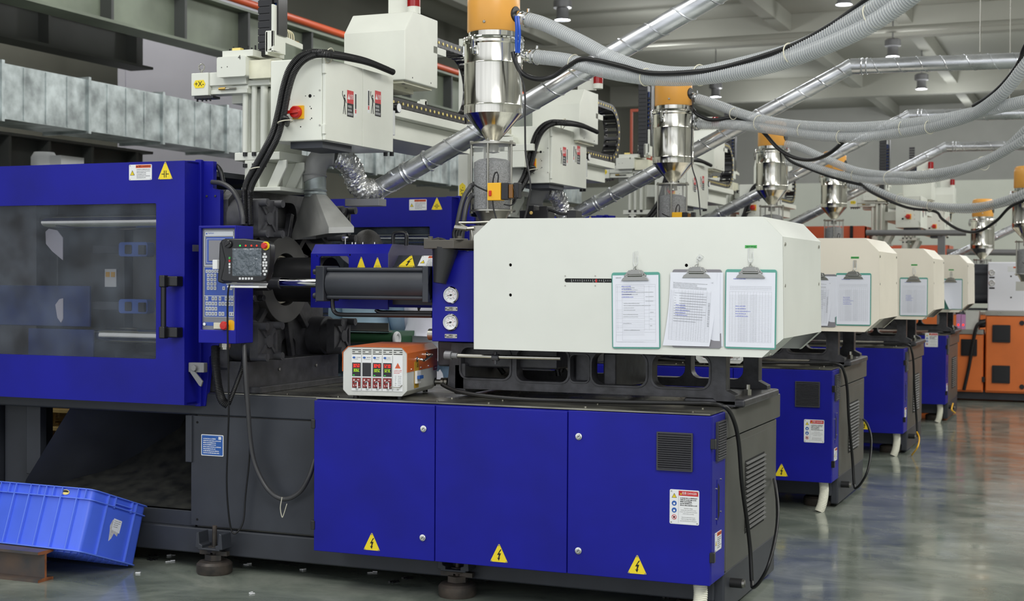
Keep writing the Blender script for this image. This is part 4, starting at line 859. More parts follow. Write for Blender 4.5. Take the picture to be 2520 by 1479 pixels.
def clipboard(P0, w_, h, boardm, kind, label, yaw=0, tag=None, hook='u', curl=False, group=None):
    """P0: top centre of the board on the cover face (front plane y)"""
    y = P0.y; t = thing('clipboard', label, 'clipboard', (P0.x, y, P0.z-h), group)
    f = FY(y-.003).at(P0.x, P0.z).turn(yaw)
    b = B(); b.poly(f, rr(-w_/2, w_/2, -h, 0, .01), 0, .003); part(b, 'board', boardm, t, .0008)
    r = random.Random(kind*5+1); pw, ph = (w_*.95, h*.94)
    # paper sheets with a slight billow
    for s_ in range(3 if kind == 1 else 1):
        b = B(); NX, NY = 8, 12; vs = []; dx = .012*s_-(.012 if kind == 1 else 0)
        for i in range(NX+1):
            for j in range(NY+1):
                k = j/NY; u = -pw/2+pw*i/NX; v = -.012-ph*k
                sk = (-.03*k*k if kind == 1 and s_ == 0 else 0); n_ = (.0045+.0004*math.sin(k*PI)) if kind != 1 else (.0085-.0015*s_+(.005*math.sin(k*PI)*(.5+.5*math.sin(i*.9+s_)) if s_ else 0)-(.006 if s_ else 0)*k)
                if curl: n_ += max(0, (k-.25))*max(0, (.5-i/NX))*.35; sk += max(0, k-.3)*max(0, .6-i/NX)*.25
                vs.append(f.p(u+dx+sk, v, n_+.0004))
        b.add(vs, [(i*(NY+1)+j, (i+1)*(NY+1)+j, (i+1)*(NY+1)+j+1, i*(NY+1)+j+1) for i in range(NX) for j in range(NY)])
        sh = part(b, 'paper_sheet', paper, t, 0, 60)
        if s_ == 0 and not curl:
            b = B(1); g = f.at(-.018 if kind == 1 else 0, 0, .0092 if kind == 1 else .0054)
            if kind == 1: g = g.turn(-3)
            form(b, g, -pw*.43, pw*.43, -ph*.97, -ph*.17, kind, r)
            b.mat(1)
            if kind == 0: b.text(g, '首检检验记录表', .0, -.028, .008); bars(b, g, -.085, -.06, -.024, .004, 1, 0)
            if kind == 2: b.text(g, '注塑机成型、质检记录表', .0, -.028, .008); b.mat(2); bars(b, g, -.07, -.02, -.04, .004, 1, 0)
            if kind == 1: b.text(g.at(pw*.4, -ph*.6).turn(-90), '设备日常保养点检记录表', 0, 0, .009); b.text(g.at(pw*.44, -ph*.3).turn(-90), 'T', -.04, 0, .012)
            b.mat(2)
            for i in range(5): bars(b, g, -.06, .0, -.06-.011*i if kind == 0 else -.5*ph-.01*i, .004, i+2, 0)
            me = part(b, 'form_print', [paper, pform, pbink, pgrey], t)
    # clip
    b = B(); g = f.at(0, -.012, .0045); g = Fr(g.O, g.U*1.4, g.W*1.25, g.N)
    b.poly(g, [(-.042, -.018), (.042, -.018), (.038, -.01), (.018, .004), (.012, .018), (-.012, .018), (-.018, .004), (-.038, -.01)], .004, .008)
    b.poly(g, [(-.034, .0), (-.02, .016), (.02, .016), (.034, .0), (.034, -.004), (-.034, -.004)], .0, .004)
    b.cyl(g.p(-.022, -.001, .006), g.p(.022, -.001, .006), .006, 10); b.torus(g.p(0, .02, .006), (0, 1, 0), .006, .0015, 12, 6)
    for q in (-.024, .024): b.cyl(g.p(q, .002, .004), g.p(q, .002, .011), .004, 8)
    cl = part(b, 'clip', M('clip steel', (150, 150, 146), .22, 1) if 'clip steel' not in bpy.data.materials else bpy.data.materials['clip steel'], t, .0012)
    return t
def hook(x, y, z, kind, label, group=None):
    t = thing('adhesive_hook', label, 'hook', (x, y, z), group); f = FY(y).at(x, z)
    if kind == 'u':
        b = B(); b.poly(f, rr(-.011, .011, .0, .045, .004), 0, .0015); part(b, 'backing', clearp, t)
        b = B(); b.tube([f.p(-.009, .04, .003), f.p(-.009, .0, .004), f.p(-.005, -.012, .008), f.p(.0, -.016, .012), f.p(.006, -.012, .012), f.p(.012, .0, .012), f.p(.011, .026, .01)], .002, 8, 5); part(b, 'hook_wire', clearp2, t)
        b = B(); b.tube([f.p(.0, -.014, .008), f.p(.001, -.024, .006), f.p(0, -.034, .005)], .0018, 6, 4); part(b, 'hook_loop', chrome, t)
    else:
        g = f.turn(-35); b = B(); b.poly(g, rr(-.013, .013, -.002, .024, .004), 0, .0015); part(b, 'backing', clearp, t)
        b = B(); b.poly(g, rr(-.008, .008, .002, .018, .002), .0015, .006, holes=[rr(-.0045, .0045, .006, .014, .001)]); part(b, 'hook_head', clearp2, t)
        b = B(); b.tube([f.p(-.004, .0, .005), f.p(.0, -.01, .006), f.p(0, -.022, .005)], .0018, 6, 4); part(b, 'hook_loop', chrome, t)
    return t
clearp2 = M('clear plastic hook', (228, 230, 230), .1, alpha=.75)
def tagp(x, y, z, label, group=None):
    f = FY(y).at(x, z); b = B(0); b.fbox(f, -.024, .024, -.006, .006, 0, .001); b.mat(1); bars(b, f, -.018, .02, -.002, .004, 4, .001)
    return single(b, 'green_tag', [green, M('dark green print', (24, 84, 40), .6)], label, 'label', group=group)
# ------------------------------------------------------------ take-out robot
def chain_path(p0, p1, r, z_lo, z_hi, n): pass
def build_robot(label):
    t = thing('take_out_robot', label, 'robot', (-3.75, 6.1, 1.84), 'white take-out robots above the machines')
    # base bracket on the platen
    Y1 = 5.86; q = lambda x, y, yy=Y1: at(x, y, Y=yy)
    X = lambda px: q(px, 300).x; Zp = lambda py: q(640, py).z
    b = B(); b.box(X(577), X(688), Y1-.0, Y1+.34, Zp(394), Zp(374)); b.box(X(594), X(690), Y1-.0, Y1+.34, 1.79, 1.81); part(b, 'base_plate', rwhite, t, .004)
    b = B()
    for y in (Y1+.02, Y1+.18, Y1+.33): b.poly(FY(y), [(X(592), 1.808), (X(602), Zp(394)), (X(628), Zp(394)), (X(634), 1.808)], -.014, 0); b.poly(FY(y), [(X(650), 1.808), (X(680), Zp(394)), (X(700), Zp(394)), (X(700), Zp(412)), (X(676), 1.808)], -.014, 0)
    b.box(X(602), X(628), Y1, Y1+.34, 1.81, Zp(394)); b.box(X(640), X(690), Y1+.2, Y1+.22, 1.81, Zp(394))
    part(b, 'base_gusset', rwhite, t, .004)
    b = B(); b.box(X(600), X(665), Y1+.03, Y1+.3, Zp(374), Zp(215)); part(b, 'column', rwhite, t, .01)
    for i, px in enumerate((604, 626, 650)):
        b = B(0); p = q(px, 300, Y1+.0); b.cyl((p.x, Y1+.0, Zp(374)), (p.x, Y1+.0, Zp(212)), .0145 if i < 2 else .018, 12)
        b.mat(1)
        for z in (Zp(208), Zp(372)-.004, Zp(402)): b.ring((p.x, Y1-.0, z-.018), (p.x, Y1-.0, z), .012, .012, 10)
        part(b, 'stud', [rwhite, dplas], t)
    b = B(); b.box(X(577), X(672), Y1-.03, Y1+.34, Zp(212), Zp(198)); part(b, 'column_head', rwhite, t, .004)
    # arm head block
    ya = Y1-.1; X = lambda px: at(px, 300, Y=ya).x; Zp = lambda py: at(580, py, Y=ya).z
    b = B(0); b.poly(FY(ya), rr(X(533), X(604), Zp(188), Zp(138), .01), -.28, 0); b.mat(1).box(X(604), X(657), ya+.03, ya+.28, Zp(193), Zp(148)); b.mat(0)
    b.box(X(541), X(616), ya+.02, ya+.28, Zp(138), Zp(122)); b.mat(2); b.text(FY(ya-.001), '4', X(589), Zp(142), .03, .001); screws(b, FY(ya), [(X(545), Zp(164)), (X(559), Zp(163))], .0025, .001)
    part(b, 'arm_head', [rwhite, ryel, black], t, .004)
    b = B(0)
    for px in range(548, 618, 9): b.cyl((X(px), ya+.06, Zp(122)), (X(px), ya+.06, Zp(122)+.015+.01*(px % 2)), .004, 6)
    b.mat(1); b.box(X(562), X(582), ya+.03, ya+.06, Zp(122), Zp(115)); part(b, 'air_fittings', [black, chy], t, kind='stuff')
    b = B(); b.box(X(597), X(632), ya+.16, ya+.17, Zp(130), Zp(74)); part(b, 'side_plate', rwhite, t, .003)
    ya = Y1-.06; b = B(); c = at(496, 166, Y=ya+.03); b.torus(c, (0, 1, 0), .016, .0035, 16, 6); b.cyl(c-Vec((0, 0, .016)), c-Vec((0, 0, .026)), .005, 8); part(b, 'eye_bolt', brushed, t)
    b = B(); b.box(X(470), X(512), ya, ya+.07, Zp(231), Zp(174)); ax = part(b, 'arm_end_box', rwhite, t, .004)
    b = B(0); f = FY(ya-.001).at(X(491), Zp(202)); b.poly(f, [(-.034, 0), (-.024, -.019), (.024, -.019), (.034, 0), (.024, .019), (-.024, .019)], 0, .001); b.mat(1); b.text(f, '+X-', 0, 0, .034, .002, .06); part(b, 'axis_sign', [yellow, black], ax)
    b = B(); b.box(X(512), X(602), ya+.01, ya+.09, Zp(207), Zp(174)); b.box(X(512), X(602), ya+.02, ya+.1, Zp(228), Zp(217)); b.box(X(530), X(600), ya+.14, ya+.34, Zp(245), Zp(222)); b.box(X(512), X(602), ya+.03, ya+.08, Zp(218), Zp(206)); part(b, 'x_arm', rwhite, t, .003)
    b = B(0); b.cyl((X(536), ya+.01, Zp(216)), (X(552), ya+.01, Zp(216)), .007, 8); b.mat(1); b.cyl((X(552), ya+.01, Zp(217)), (X(578), ya+.01, Zp(217)), .005, 8); b.mat(2); b.box(X(478), X(524), ya, ya+.06, Zp(238), Zp(232))
    for px in (480, 492, 502, 512): b.cyl((X(px), ya+.02, Zp(244)), (X(px), ya+.02, Zp(238)), .005, 8)
    part(b, 'arm_cylinder', [M('brass', (180, 150, 80), .3, .8), brushed, dplas], t)
    X = lambda px: q(px, 300).x; Zp = lambda py: q(640, py).z
    # vertical arm with cable chain, going up out of sight
    b = B(0); x0, x1 = X(637), X(668); b.box(x0, x1, Y1+.0, Y1+.05, Zp(140), 3.05)
    vc = part(b, 'vertical_chain', dplas, t)
    b = B()
    for i in range(24): z = Zp(140)+i*.034; b.box(x0-.003, x1+.003, Y1-.006, Y1+.0, z+.002, z+.031)
    part(b, 'chain_link', dplas, vc, .001, kind='stuff')
    b = B(); b.box(X(668), X(674), Y1-.02, Y1+.06, Zp(128), 3.05); b.box(X(686), X(690), Y1-.02, Y1+.06, Zp(90), 3.05)
    for i in range(12): z = Zp(85)+i*.036; b.box(X(672), X(688), Y1-.01, Y1+.05, z, z+.014)
    part(b, 'second_chain', dplas, t)
    b = B(0)
    for i in range(4): b.mat(i % 2); b.tube([(X(676+3*i), Y1+.01+.01*i, 3.0), (X(675+3*i), Y1+.01+.01*i, Zp(60)), (X(678+2*i), Y1+.01, Zp(90))], .004, 6, 4)
    part(b, 'chain_hoses', [M('blue tube', (40, 90, 190), .3), brushed], t)
    b = B(); b.box(X(666), X(672), Y1-.05, Y1+.1, Zp(140), Zp(84)); b.poly(FY(Y1-.05), [(X(667), Zp(134)), (X(686), Zp(120)), (X(686), Zp(82)), (X(667), Zp(82))], -.01, 0); g = FX(X(686))
    g.O.y = 0; b.poly(g, [(Y1-.05, Zp(134)), (Y1+.06, Zp(131)), (Y1+.06, Zp(104)), (Y1+.22, Zp(108)), (Y1+.22, Zp(95)), (Y1+.02, Zp(86)), (Y1+.02, Zp(20)), (Y1-.05, Zp(18))], -.012, 0); b.box(X(668), X(686), Y1-.05, Y1+.06, Zp(134), Zp(130)); b.box(X(686)-.06, X(686), Y1+.06, Y1+.22, Zp(98), Zp(96)); part(b, 'arm_bracket', rwhite, t, .003)
    b = B(0)
    for i in range(6): y = Y1+.05+.022*i; b.tube([(X(680), y, Zp(96)), (X(680), y-.004*i, Zp(72)), (X(678), Y1+.03, Zp(62+i)), (X(676), Y1, Zp(66))], .0035, 6, 5)
    b.mat(1); b.box(X(684)-.03, X(684), Y1+.05, Y1+.19, Zp(98), Zp(91)); part(b, 'air_manifold', [M('cream tube', (224, 216, 184), .4), M('brass manifold', (186, 146, 84), .35, .6)], t)
    # control box
    YB_ = 5.6; xb0, xb1 = at(665, 250, Y=YB_).x, at(800, 250, Y=YB_).x; zb0, zb1 = at(800, 345, Y=YB_).z, at(800, 141, Y=YB_).z; y1 = at(968, 250, X=xb1).y
    b = B(); b.box(xb0, xb1-.016, YB_, y1, zb0, zb1); cb = part(b, 'control_box', rwhite, t, .006)
    ym = at(893, 250, X=xb1).y
    for a, c, nm in ((YB_+.002, ym-.002, 0), (ym+.002, y1, 1)):
        b = B(); b.box(xb1-.015, xb1, a, c, zb0+.002, zb1-.002); d = part(b, 'box_door', rwhite, cb, .003)
        pz = at(862 if nm == 0 else 930, 255, X=xb1); danger_man(d, FX(xb1).at(pz.y, pz.z), nm)
        if nm == 0:
            for z in (zb1-.05, zb0+.05): part(B().box(xb1-.01, xb1+.004, a-.012, a+.006, z-.022, z+.022), 'hinge', rwhite, d, .002)
    f = FY(YB_); p = at(733, 277, Y=YB_); b = B(0); b.fbox(f.at(p.x, p.z), -.022, .034, -.03, .03, 0, .012); b.mat(1); b.lathe([(0, .034), (.024, .034), (.028, .028), (.029, .012)], (p.x, YB_, p.z), (0, -1, 0), 24)
    b.fbox(f.at(p.x, p.z).turn(4), -.034, .024, -.007, .007, .034, .046); part(b, 'isolator_switch', [yel2, red], cb, .001)
    b = B(0)
    for x, y, r in ((763, 236, .008), (752, 236, .002), (773, 236, .002), (713, 244, .003), (763, 262, .002), (766, 267, .003), (767, 291, .003), (764, 294, .002), (740, 312, .003)): p = at(x, y, Y=YB_); b.poly(f, ci(p.x, p.z, r, 12), 0, .001)
    b.mat(1)
    for x, y in ((787, 222), (787, 308)): p = at(x, y, Y=YB_); b.poly(f, ci(p.x, p.z, .004, 8), 0, .003)
    p = at(703, 292, Y=YB_); b.mat(0).poly(f, ci(p.x, p.z, .012, 14), 0, .004); part(b, 'box_holes', [hole, brushed], cb)
    b = B(); b.box(xb0+.09, xb1-.03, YB_+.03, YB_+.3, zb0-.03, zb0); part(b, 'box_mount', dgrey, t)
    b = B(0); p = at(985, 268, X=xb1-.02); b.cyl((p.x, y1, p.z), (p.x, y1+.05, p.z), .012, 10); b.cyl((p.x-.03, y1+.07, p.z), (p.x+.015, y1+.07, p.z), .026, 20); b.mat(1); b.cyl((p.x+.015, y1+.07, p.z), (p.x+.017, y1+.07, p.z), .022, 20); b.mat(2); b.cyl((p.x, y1+.02, p.z-.02), (p.x, y1+.02, p.z-.14), .018, 14); b.mat(0)
    for px in (949, 964): w_ = at(px, 379, X=xb1-.03); b.cyl((w_.x, w_.y, w_.z+.02), (w_.x, w_.y, w_.z-.01), .011, 10)
    part(b, 'air_regulator', [dplas, signw, clearp2], t)
    # beam along Y
    xe = -3.33; ye = 7.55; zt = at(1149, 307, X=xe).z; b = B()
    b.box(xe-.2, xe, 5.9, ye, zt-.045, zt); b.box(xe-.42, xe-.06, 5.9, ye-.05, zt-.15, zt-.045); bm_ = part(b, 'beam', rwhite, t, .004)
    b = B(); b.box(xe-.3, xe-.19, 5.95, ye-.15, zt+.06, zt+.075); b.box(xe-.34, xe-.16, 5.95, ye-.05, zt, zt+.055); part(b, 'rail_bed', rwhite, t, .003); b = B(); b.box(xe-.32, xe-.3, 5.95, ye-.2, zt+.06, zt+.09); part(b, 'rail', dplas, t)
    b = B(); b.box(xe-.3, xe-.2, ye-.28, ye-.2, zt+.055, zt+.08); b.box(xe-.28, xe-.25, ye-.26, ye-.23, zt+.08, zt+.15); b.cyl((xe-.3, ye-.24, zt+.13), (xe-.25, ye-.24, zt+.13), .015, 12); part(b, 'end_stop', rwhite, t, .002)
    # big cable chain: lower run, loop, upper run
    zc0 = zt+.03; R_ = .19; yl = 7.38
    path = [(y, zc0) for y in [5.95+.053*i for i in range(int((yl-5.95)/.053)+1)]]
    for k in range(1, 12): a = -PI/2+PI*k/12; path.append((yl+R_*math.cos(a), zc0+R_+R_*math.sin(a)))
    path += [(yl-.053*i, zc0+2*R_) for i in range(0, 12)]
    ch = part(B().box(xe-.1, xe-.098, 6, 6.01, zc0, zc0+.002), 'cable_chain', dplas, t)
    L_ = B(0); Q = B(0)
    for (ya, za), (yb, zb_) in zip(path, path[1:]):
        m = Vec((xe-.015, (ya+yb)/2, (za+zb_)/2)); d = Vec((0, yb-ya, zb_-za)).normalized(); nn = Vec((1, 0, 0)); w2 = nn.cross(d); fr = Fr(m, d, w2, nn)
        for k in (0, -.1): L_.poly(fr.at(0, 0, k), rr(-.029, .029, -.024, .024, .008, 2), -.012, 0)
        L_.fbox(fr, -.01, .01, .018, .023, -.1, -.01); L_.fbox(fr, -.01, .01, -.023, -.018, -.1, -.01)
        Q.poly(fr, ci(0, 0, .008, 10), 0, .003)
    part(L_, 'chain_link', dplas, ch, kind='stuff'); part(Q, 'link_pin', chy, ch, kind='stuff')
    # carriage cover
    xc = -3.2; ya, yb = 6.3, 6.67; xa = at(846, 85, Y=ya).x; z0 = at(997, 196, Y=ya).z; z1 = 2.707; zm = at(846, 84, Y=ya).z
    b = B(); b.poly(FX(xc), [(ya, z0), (yb, z0), (yb, z1), (ya+.09, z1), (ya, zm)], -(xc-xa), 0); cc = part(b, 'carriage_cover', rwhite, t, .006)
    b = B(0); b.box(xa+.02, xc-.02, ya+.02, yb-.03, z0-.012, z0); b.mat(1)
    for x, y in ((xc-.04, ya+.06), (xc-.1, ya+.2), (xc-.25, ya+.1)): b.cyl((x, y, z0-.013), (x, y, z0-.011), .01, 10)
    screws(b, FX(xc), [(ya+.08, z0+.02), (yb-.08, z0+.02)], .004, .001); b.mat(0); b.box(xa+.05, xc-.1, ya+.05, yb-.08, zt+.08, z0-.012); part(b, 'carriage', [ryel, dplas], cc); part(B().box(xe+.03, xc-.0, yb-.05, yb+.1, z0+.18, z0+.215), 'chain_bracket', rwhite, cc)
    b = B(0); bx, by = xc-.035, ya+.16; b.cyl((bx, by, z1), (bx, by, z1+.035), .034, 20); b.mat(1); b.lathe([(.034, 0), (.034, .075), (.028, .083), (0, .085)], (bx, by, z1+.035), n=20); b.mat(0); b.box(bx-.17, bx-.04, by+.05, by+.08, z1, z1+.13); part(b, 'beacon', [rwhite, beac], t)
    # pneumatic gripper parts under the box
    return t
def danger_man(par, f, side):
    b = B(0); b.fbox(f, -.03, .03, .0, .06, 0, .0008); b.mat(1); b.fbox(f, -.03, .03, -.062, 0, 0, .0008); b.mat(2)
    b.poly(f, [(-.027, .018), (-.003, .018), (-.015, .045)], .0008, .0012, holes=[]); b.text(f, '危險', .012, .03, .026, .0014, .03)
    for i, q in enumerate(('有電危', '檢修時', '請關閉電源')): b.text(f, q, -.002 if i == 2 else -.007, -.016-.017*i, .013, .0014, .05)
    b.mat(0); b.text(f, '!', -.015, .029, .022, .0016); b.mat(1)
    s = -.055
    b.poly(f.at(s, .03), ci(0, 0, .006, 10), 0, .0006); b.poly(f.at(s, 0), [(-.004, .022), (.006, .022), (.006, -.01), (.012, -.055), (.006, -.055), (.001, -.012), (-.01, -.055), (-.014, -.055), (-.004, -.01)], 0, .0006)
    b.poly(f.at(s, .0), [(-.004, .02), (-.018, .035), (-.014, .05), (-.02, .05), (-.022, .034), (-.005, .01)], 0, .0006); b.poly(f.at(s, 0), [(.006, .02), (.018, .0), (.016, -.004), (.004, .012)], 0, .0006)
    e = .05 if side == 0 else -.095; b.mat(3); b.fbox(f, e-.009, e+.009, -.055, .055, 0, .001); b.mat(1); b.fbox(f, e-.006, e+.006, -.02, .05, .001, .0014); b.mat(0); b.fbox(f, e-.006, e+.006, -.04, -.022, .001, .0014)
    part(b, 'danger_label', [redp, black, signw, signw], par)
# ------------------------------------------------------------ stainless hopper
def build_hopper(label, grp='stainless hoppers with orange lids', o=(-2.64, 6.1)):
    z = lambda py: at(1213, py, Y=6.1).z; r_ = 146/2/3506*6.64
    t = thing('hopper_loader', label, 'hopper', (o[0], o[1], z(545)), grp); O = (o[0], o[1], 0)
    b = B(); b.lathe([(.0, z(-28)), (r_*.72, z(-28)), (r_*.84, z(-20)), (r_*.885, z(0)), (r_*.885, z(80)), (r_*.83, z(84)), (0, z(84))], O, n=48); lid = part(b, 'lid', orange, t, 0, 50)
    a = math.radians(-8); d = Vec((math.cos(a), math.sin(a), 0)); zp = z(42); b = B(0); b.lathe([(0, 0), (.038, 0), (.04, -.012)], Vec(O)+d*(r_*.9)+Vec((0, 0, zp)), d, 24)
    part(b, 'port_ring', rubber, lid)
    b = B(); b.bolt(Vec(O)+Vec((.05, -1, 0)).normalized()*(r_*.885)+Vec((0, 0, z(64))), (.05, -1, 0), .007, .006); part(b, 'lid_screw', brushed, lid)
    b = B(); b.lathe([(r_*.83, z(82)), (r_*.84, z(82)), (r_*.84, z(97)), (r_*.96, z(99)), (r_*1.0, z(102)), (r_*1.03, z(106)), (r_*1.03, z(112)), (r_*.98, z(115)), (r_*.98, z(158)), (r_*.99, z(160)), (r_*.98, z(162)), (r_*.98, z(260)), (r_*.99, z(262)), (r_*.98, z(264)), (r_*.98, z(283)), (r_*.93, z(287)), (r_*.22, z(346)), (r_*.22, z(352)), (0, z(352))], O, n=64)
    by = part(b, 'hopper_body', steel, t, 0, 25)
    b = B(); b.torus((o[0], o[1], z(100)), (0, 0, 1), r_*1.0, .006, 48, 6); part(b, 'clamp_ring', chrome, by)
    for k, ang in enumerate((-105, 178, -8)):
        a2 = math.radians(ang); e = Vec((math.cos(a2), math.sin(a2), 0)); ee = Vec((-e.y, e.x, 0)); f = Fr(Vec(O)+e*r_*1.0, ee, (0, 0, 1), e)
        b = B(); b.fbox(f, -.008, .008, z(135), z(96), .004, .016); b.fbox(f, -.016, .016, z(142), z(122), -.006, .006); b.cyl(f.p(-.016, z(128), .01), f.p(.016, z(128), .01), .005, 8); b.cyl(f.p(-.014, z(99), .01), f.p(.014, z(99), .01), .006, 8); b.tube([f.p(0, z(100), .012), f.p(0, z(118), .022), f.p(0, z(142), .012)], .004, 6, 3); part(b, 'toggle_latch', chrome, by)
    # sight glass
    rg = 113/2/3506*6.64
    for a in ((357, 352), (521, 517)): part(B().ring((o[0], o[1], z(a[0])), (o[0], o[1], z(a[1])), rg, rg, 40), 'flange', brushed, t)
    b = B(); b.lathe([(rg*.84, z(517)), (rg*.84, z(357))], O, n=40); part(b, 'sight_glass', clearg, t, recalc=True)
    b = B(); b.lathe([(0, z(515)), (rg*.82, z(515)), (rg*.82, z(400)), (rg*.6, z(393)), (0, z(388))], O, n=32); part(b, 'pellets', pell, t, kind='stuff')
    b = B(); b.lathe([(rg*.25, z(357)), (rg*.3, z(375)), (rg*.0, z(378))], O, n=20); part(b, 'throat', brushed, t)
    for k in range(5):
        a2 = math.radians(-80+72*k); x, y = o[0]+rg*.93*math.cos(a2), o[1]+rg*.93*math.sin(a2); b = B(); b.cyl((x, y, z(524)), (x, y, z(345 if k == 0 else 350)), .0055, 10); b.ring((x, y, z(352)), (x, y, z(348)), .009, .009, 6); b.ring((x, y, z(526)), (x, y, z(521)), .009, .009, 6); part(b, 'tie_rod', brushed, t)
    b = B(); b.lathe([(rg*.78, z(521)), (rg*.45, z(556)), (rg*.45, z(600)), (0, z(600))], O, n=32); b.box(o[0]-.09, o[0]+.1, o[1]-.06, o[1]+.06, z(560)-.08, z(556)); part(b, 'outlet_cone', brushed, t)
    # yellow switch box
    y0 = o[1]-rg-.03; P = lambda px, py: at(px, py, Y=6.1-rg-.03)+Vec((o[0]+2.64, o[1]-6.1, 0)); p0, p1 = P(1203, 494), P(1236, 450); b = B(0); b.box(p0.x, p1.x, y0-.02, y0+.03, p0.z, p1.z); b.mat(1); b.box(p1.x, p1.x+.035, y0-.015, y0+.03, p0.z+.003, p1.z-.0); b.mat(2); b.box(p0.x+.01, p0.x+.022, y0-.028, y0-.018, p0.z+.02, p1.z-.035); b.mat(3); b.box(p1.x+.035, p1.x+.055, y0-.01, y0+.02, p0.z+.01, p1.z-.008); b.mat(1); b.box(p1.x+.055, p1.x+.08, y0-.0, y0+.04, p0.z+.01, p1.z-.0)
    sb = part(b, 'switch_box', [yel2, dplas, red, M('amber plastic', (120, 80, 30), .3)], t, .003)
    b = B(); b.tube([P(1225, 450), P(1226, 430), P(1220, 424), P(1214, 440), P(1212, 475), P(1214, 510), P(1222, 540)], .0035, 8, 5); b.tube([P(1203, 472), P(1180, 462), P(1168, 455)], .0035, 8, 4); b.tube([P(1262, 455), P(1270, 490), P(1258, 505), P(1240, 503)], .003, 8, 4); part(b, 'cable', dplas, sb)
    b = B(); a = Vec((math.cos(math.radians(-14)), math.sin(math.radians(-14)), 0)); pz = z(138)
    return t
# ------------------------------------------------------------ hoses
def pts(L): return [at(x, y, Y=Y) for x, y, Y in L]
def ribbed(b, P, r, pitch=.0115, n=14):
    m = {0: .94, 1: .94, 2: 1.0, 3: 1.0}
    b.tube(P, r, n, 8, pitch/4, True, rf=lambda i, a, t: r*m[i % 4], mf=lambda i: 1 if i % 4 == 2 else 0)
def rise(P, k=0):
    """beyond the frame the line curves on up to the ceiling"""
    a = P[-1]; d = (P[-1]-P[-2]).normalized()*.35; return [a+d+Vec((.1, 0, .1)), a+d+Vec((.35+k, -.05, .7)), a+d+Vec((.4+k, -.05, 1.8)), Vec((a.x+d.x+.4+k, a.y+d.y-.05, 6.79))]
def hose_pair(A, C, r, label, label2, dx=None, ties=(), start=None, pitch=.0115):
    o = []
    for k, (P, lb) in enumerate(((pts(A), label), (pts(C), label2))):
        P = P+rise(P, .0 if k == 0 else .09)
        t = thing('suction_hose', lb, 'hose', P[0], 'clear ribbed material hoses')
        b = B(); ribbed(b, P, r, pitch); part(b, 'hose_wall', [hosem, hoser], t, 0, 60, recalc=False)
        d = (P[1]-P[0]).normalized(); b = B(); b.ring(P[0]-d*.05, P[0]+d*.03, r*.9, r*.9, 20); b.torus(P[0]+d*.025, d, r*1.03, .0045, 24, 6); b.torus(P[0]-d*.02, d, r*.93, .003, 24, 6); b.cyl(P[0]+d*.025+Vec((0, 0, r)), P[0]+d*.025+Vec((0, 0, r+.018)), .007, 8); part(b, 'hose_clamp', chrome, t)
        o.append(t)
    for (x, y, Y, rr_, dx_, dz_) in ties:
        c = at(x, y, Y=Y); Q = spline(pts(C), 8); j = min(range(1, len(Q)-1), key=lambda i: (Q[i]-c).length); dd = Q[j+1]-Q[j-1]
        b = B(); b.torus(c, dd, rr_, .0026, 24, 5); part(b, 'cable_tie', beige, o[0])
    return o
def cable(P, r, label, name='cable', m=None, cat='cable', rib=False, group=None, two=None):
    b = B()
    if rib: b.tube(P, r, 12, 8, .0035, True, rf=lambda i, a, t: r*(1 if i % 2 else .86))
    else: b.tube(P, r, 10, 8)
    if two:
        for q in two: b.tube([p+q for p in P], r, 10, 8, .0035, True, rf=lambda i, a, t: r*(1 if i % 2 else .86))
    return single(b, name, m or rubber, label, cat, P[0], group, ang=80 if not rib else 30, recalc=False)
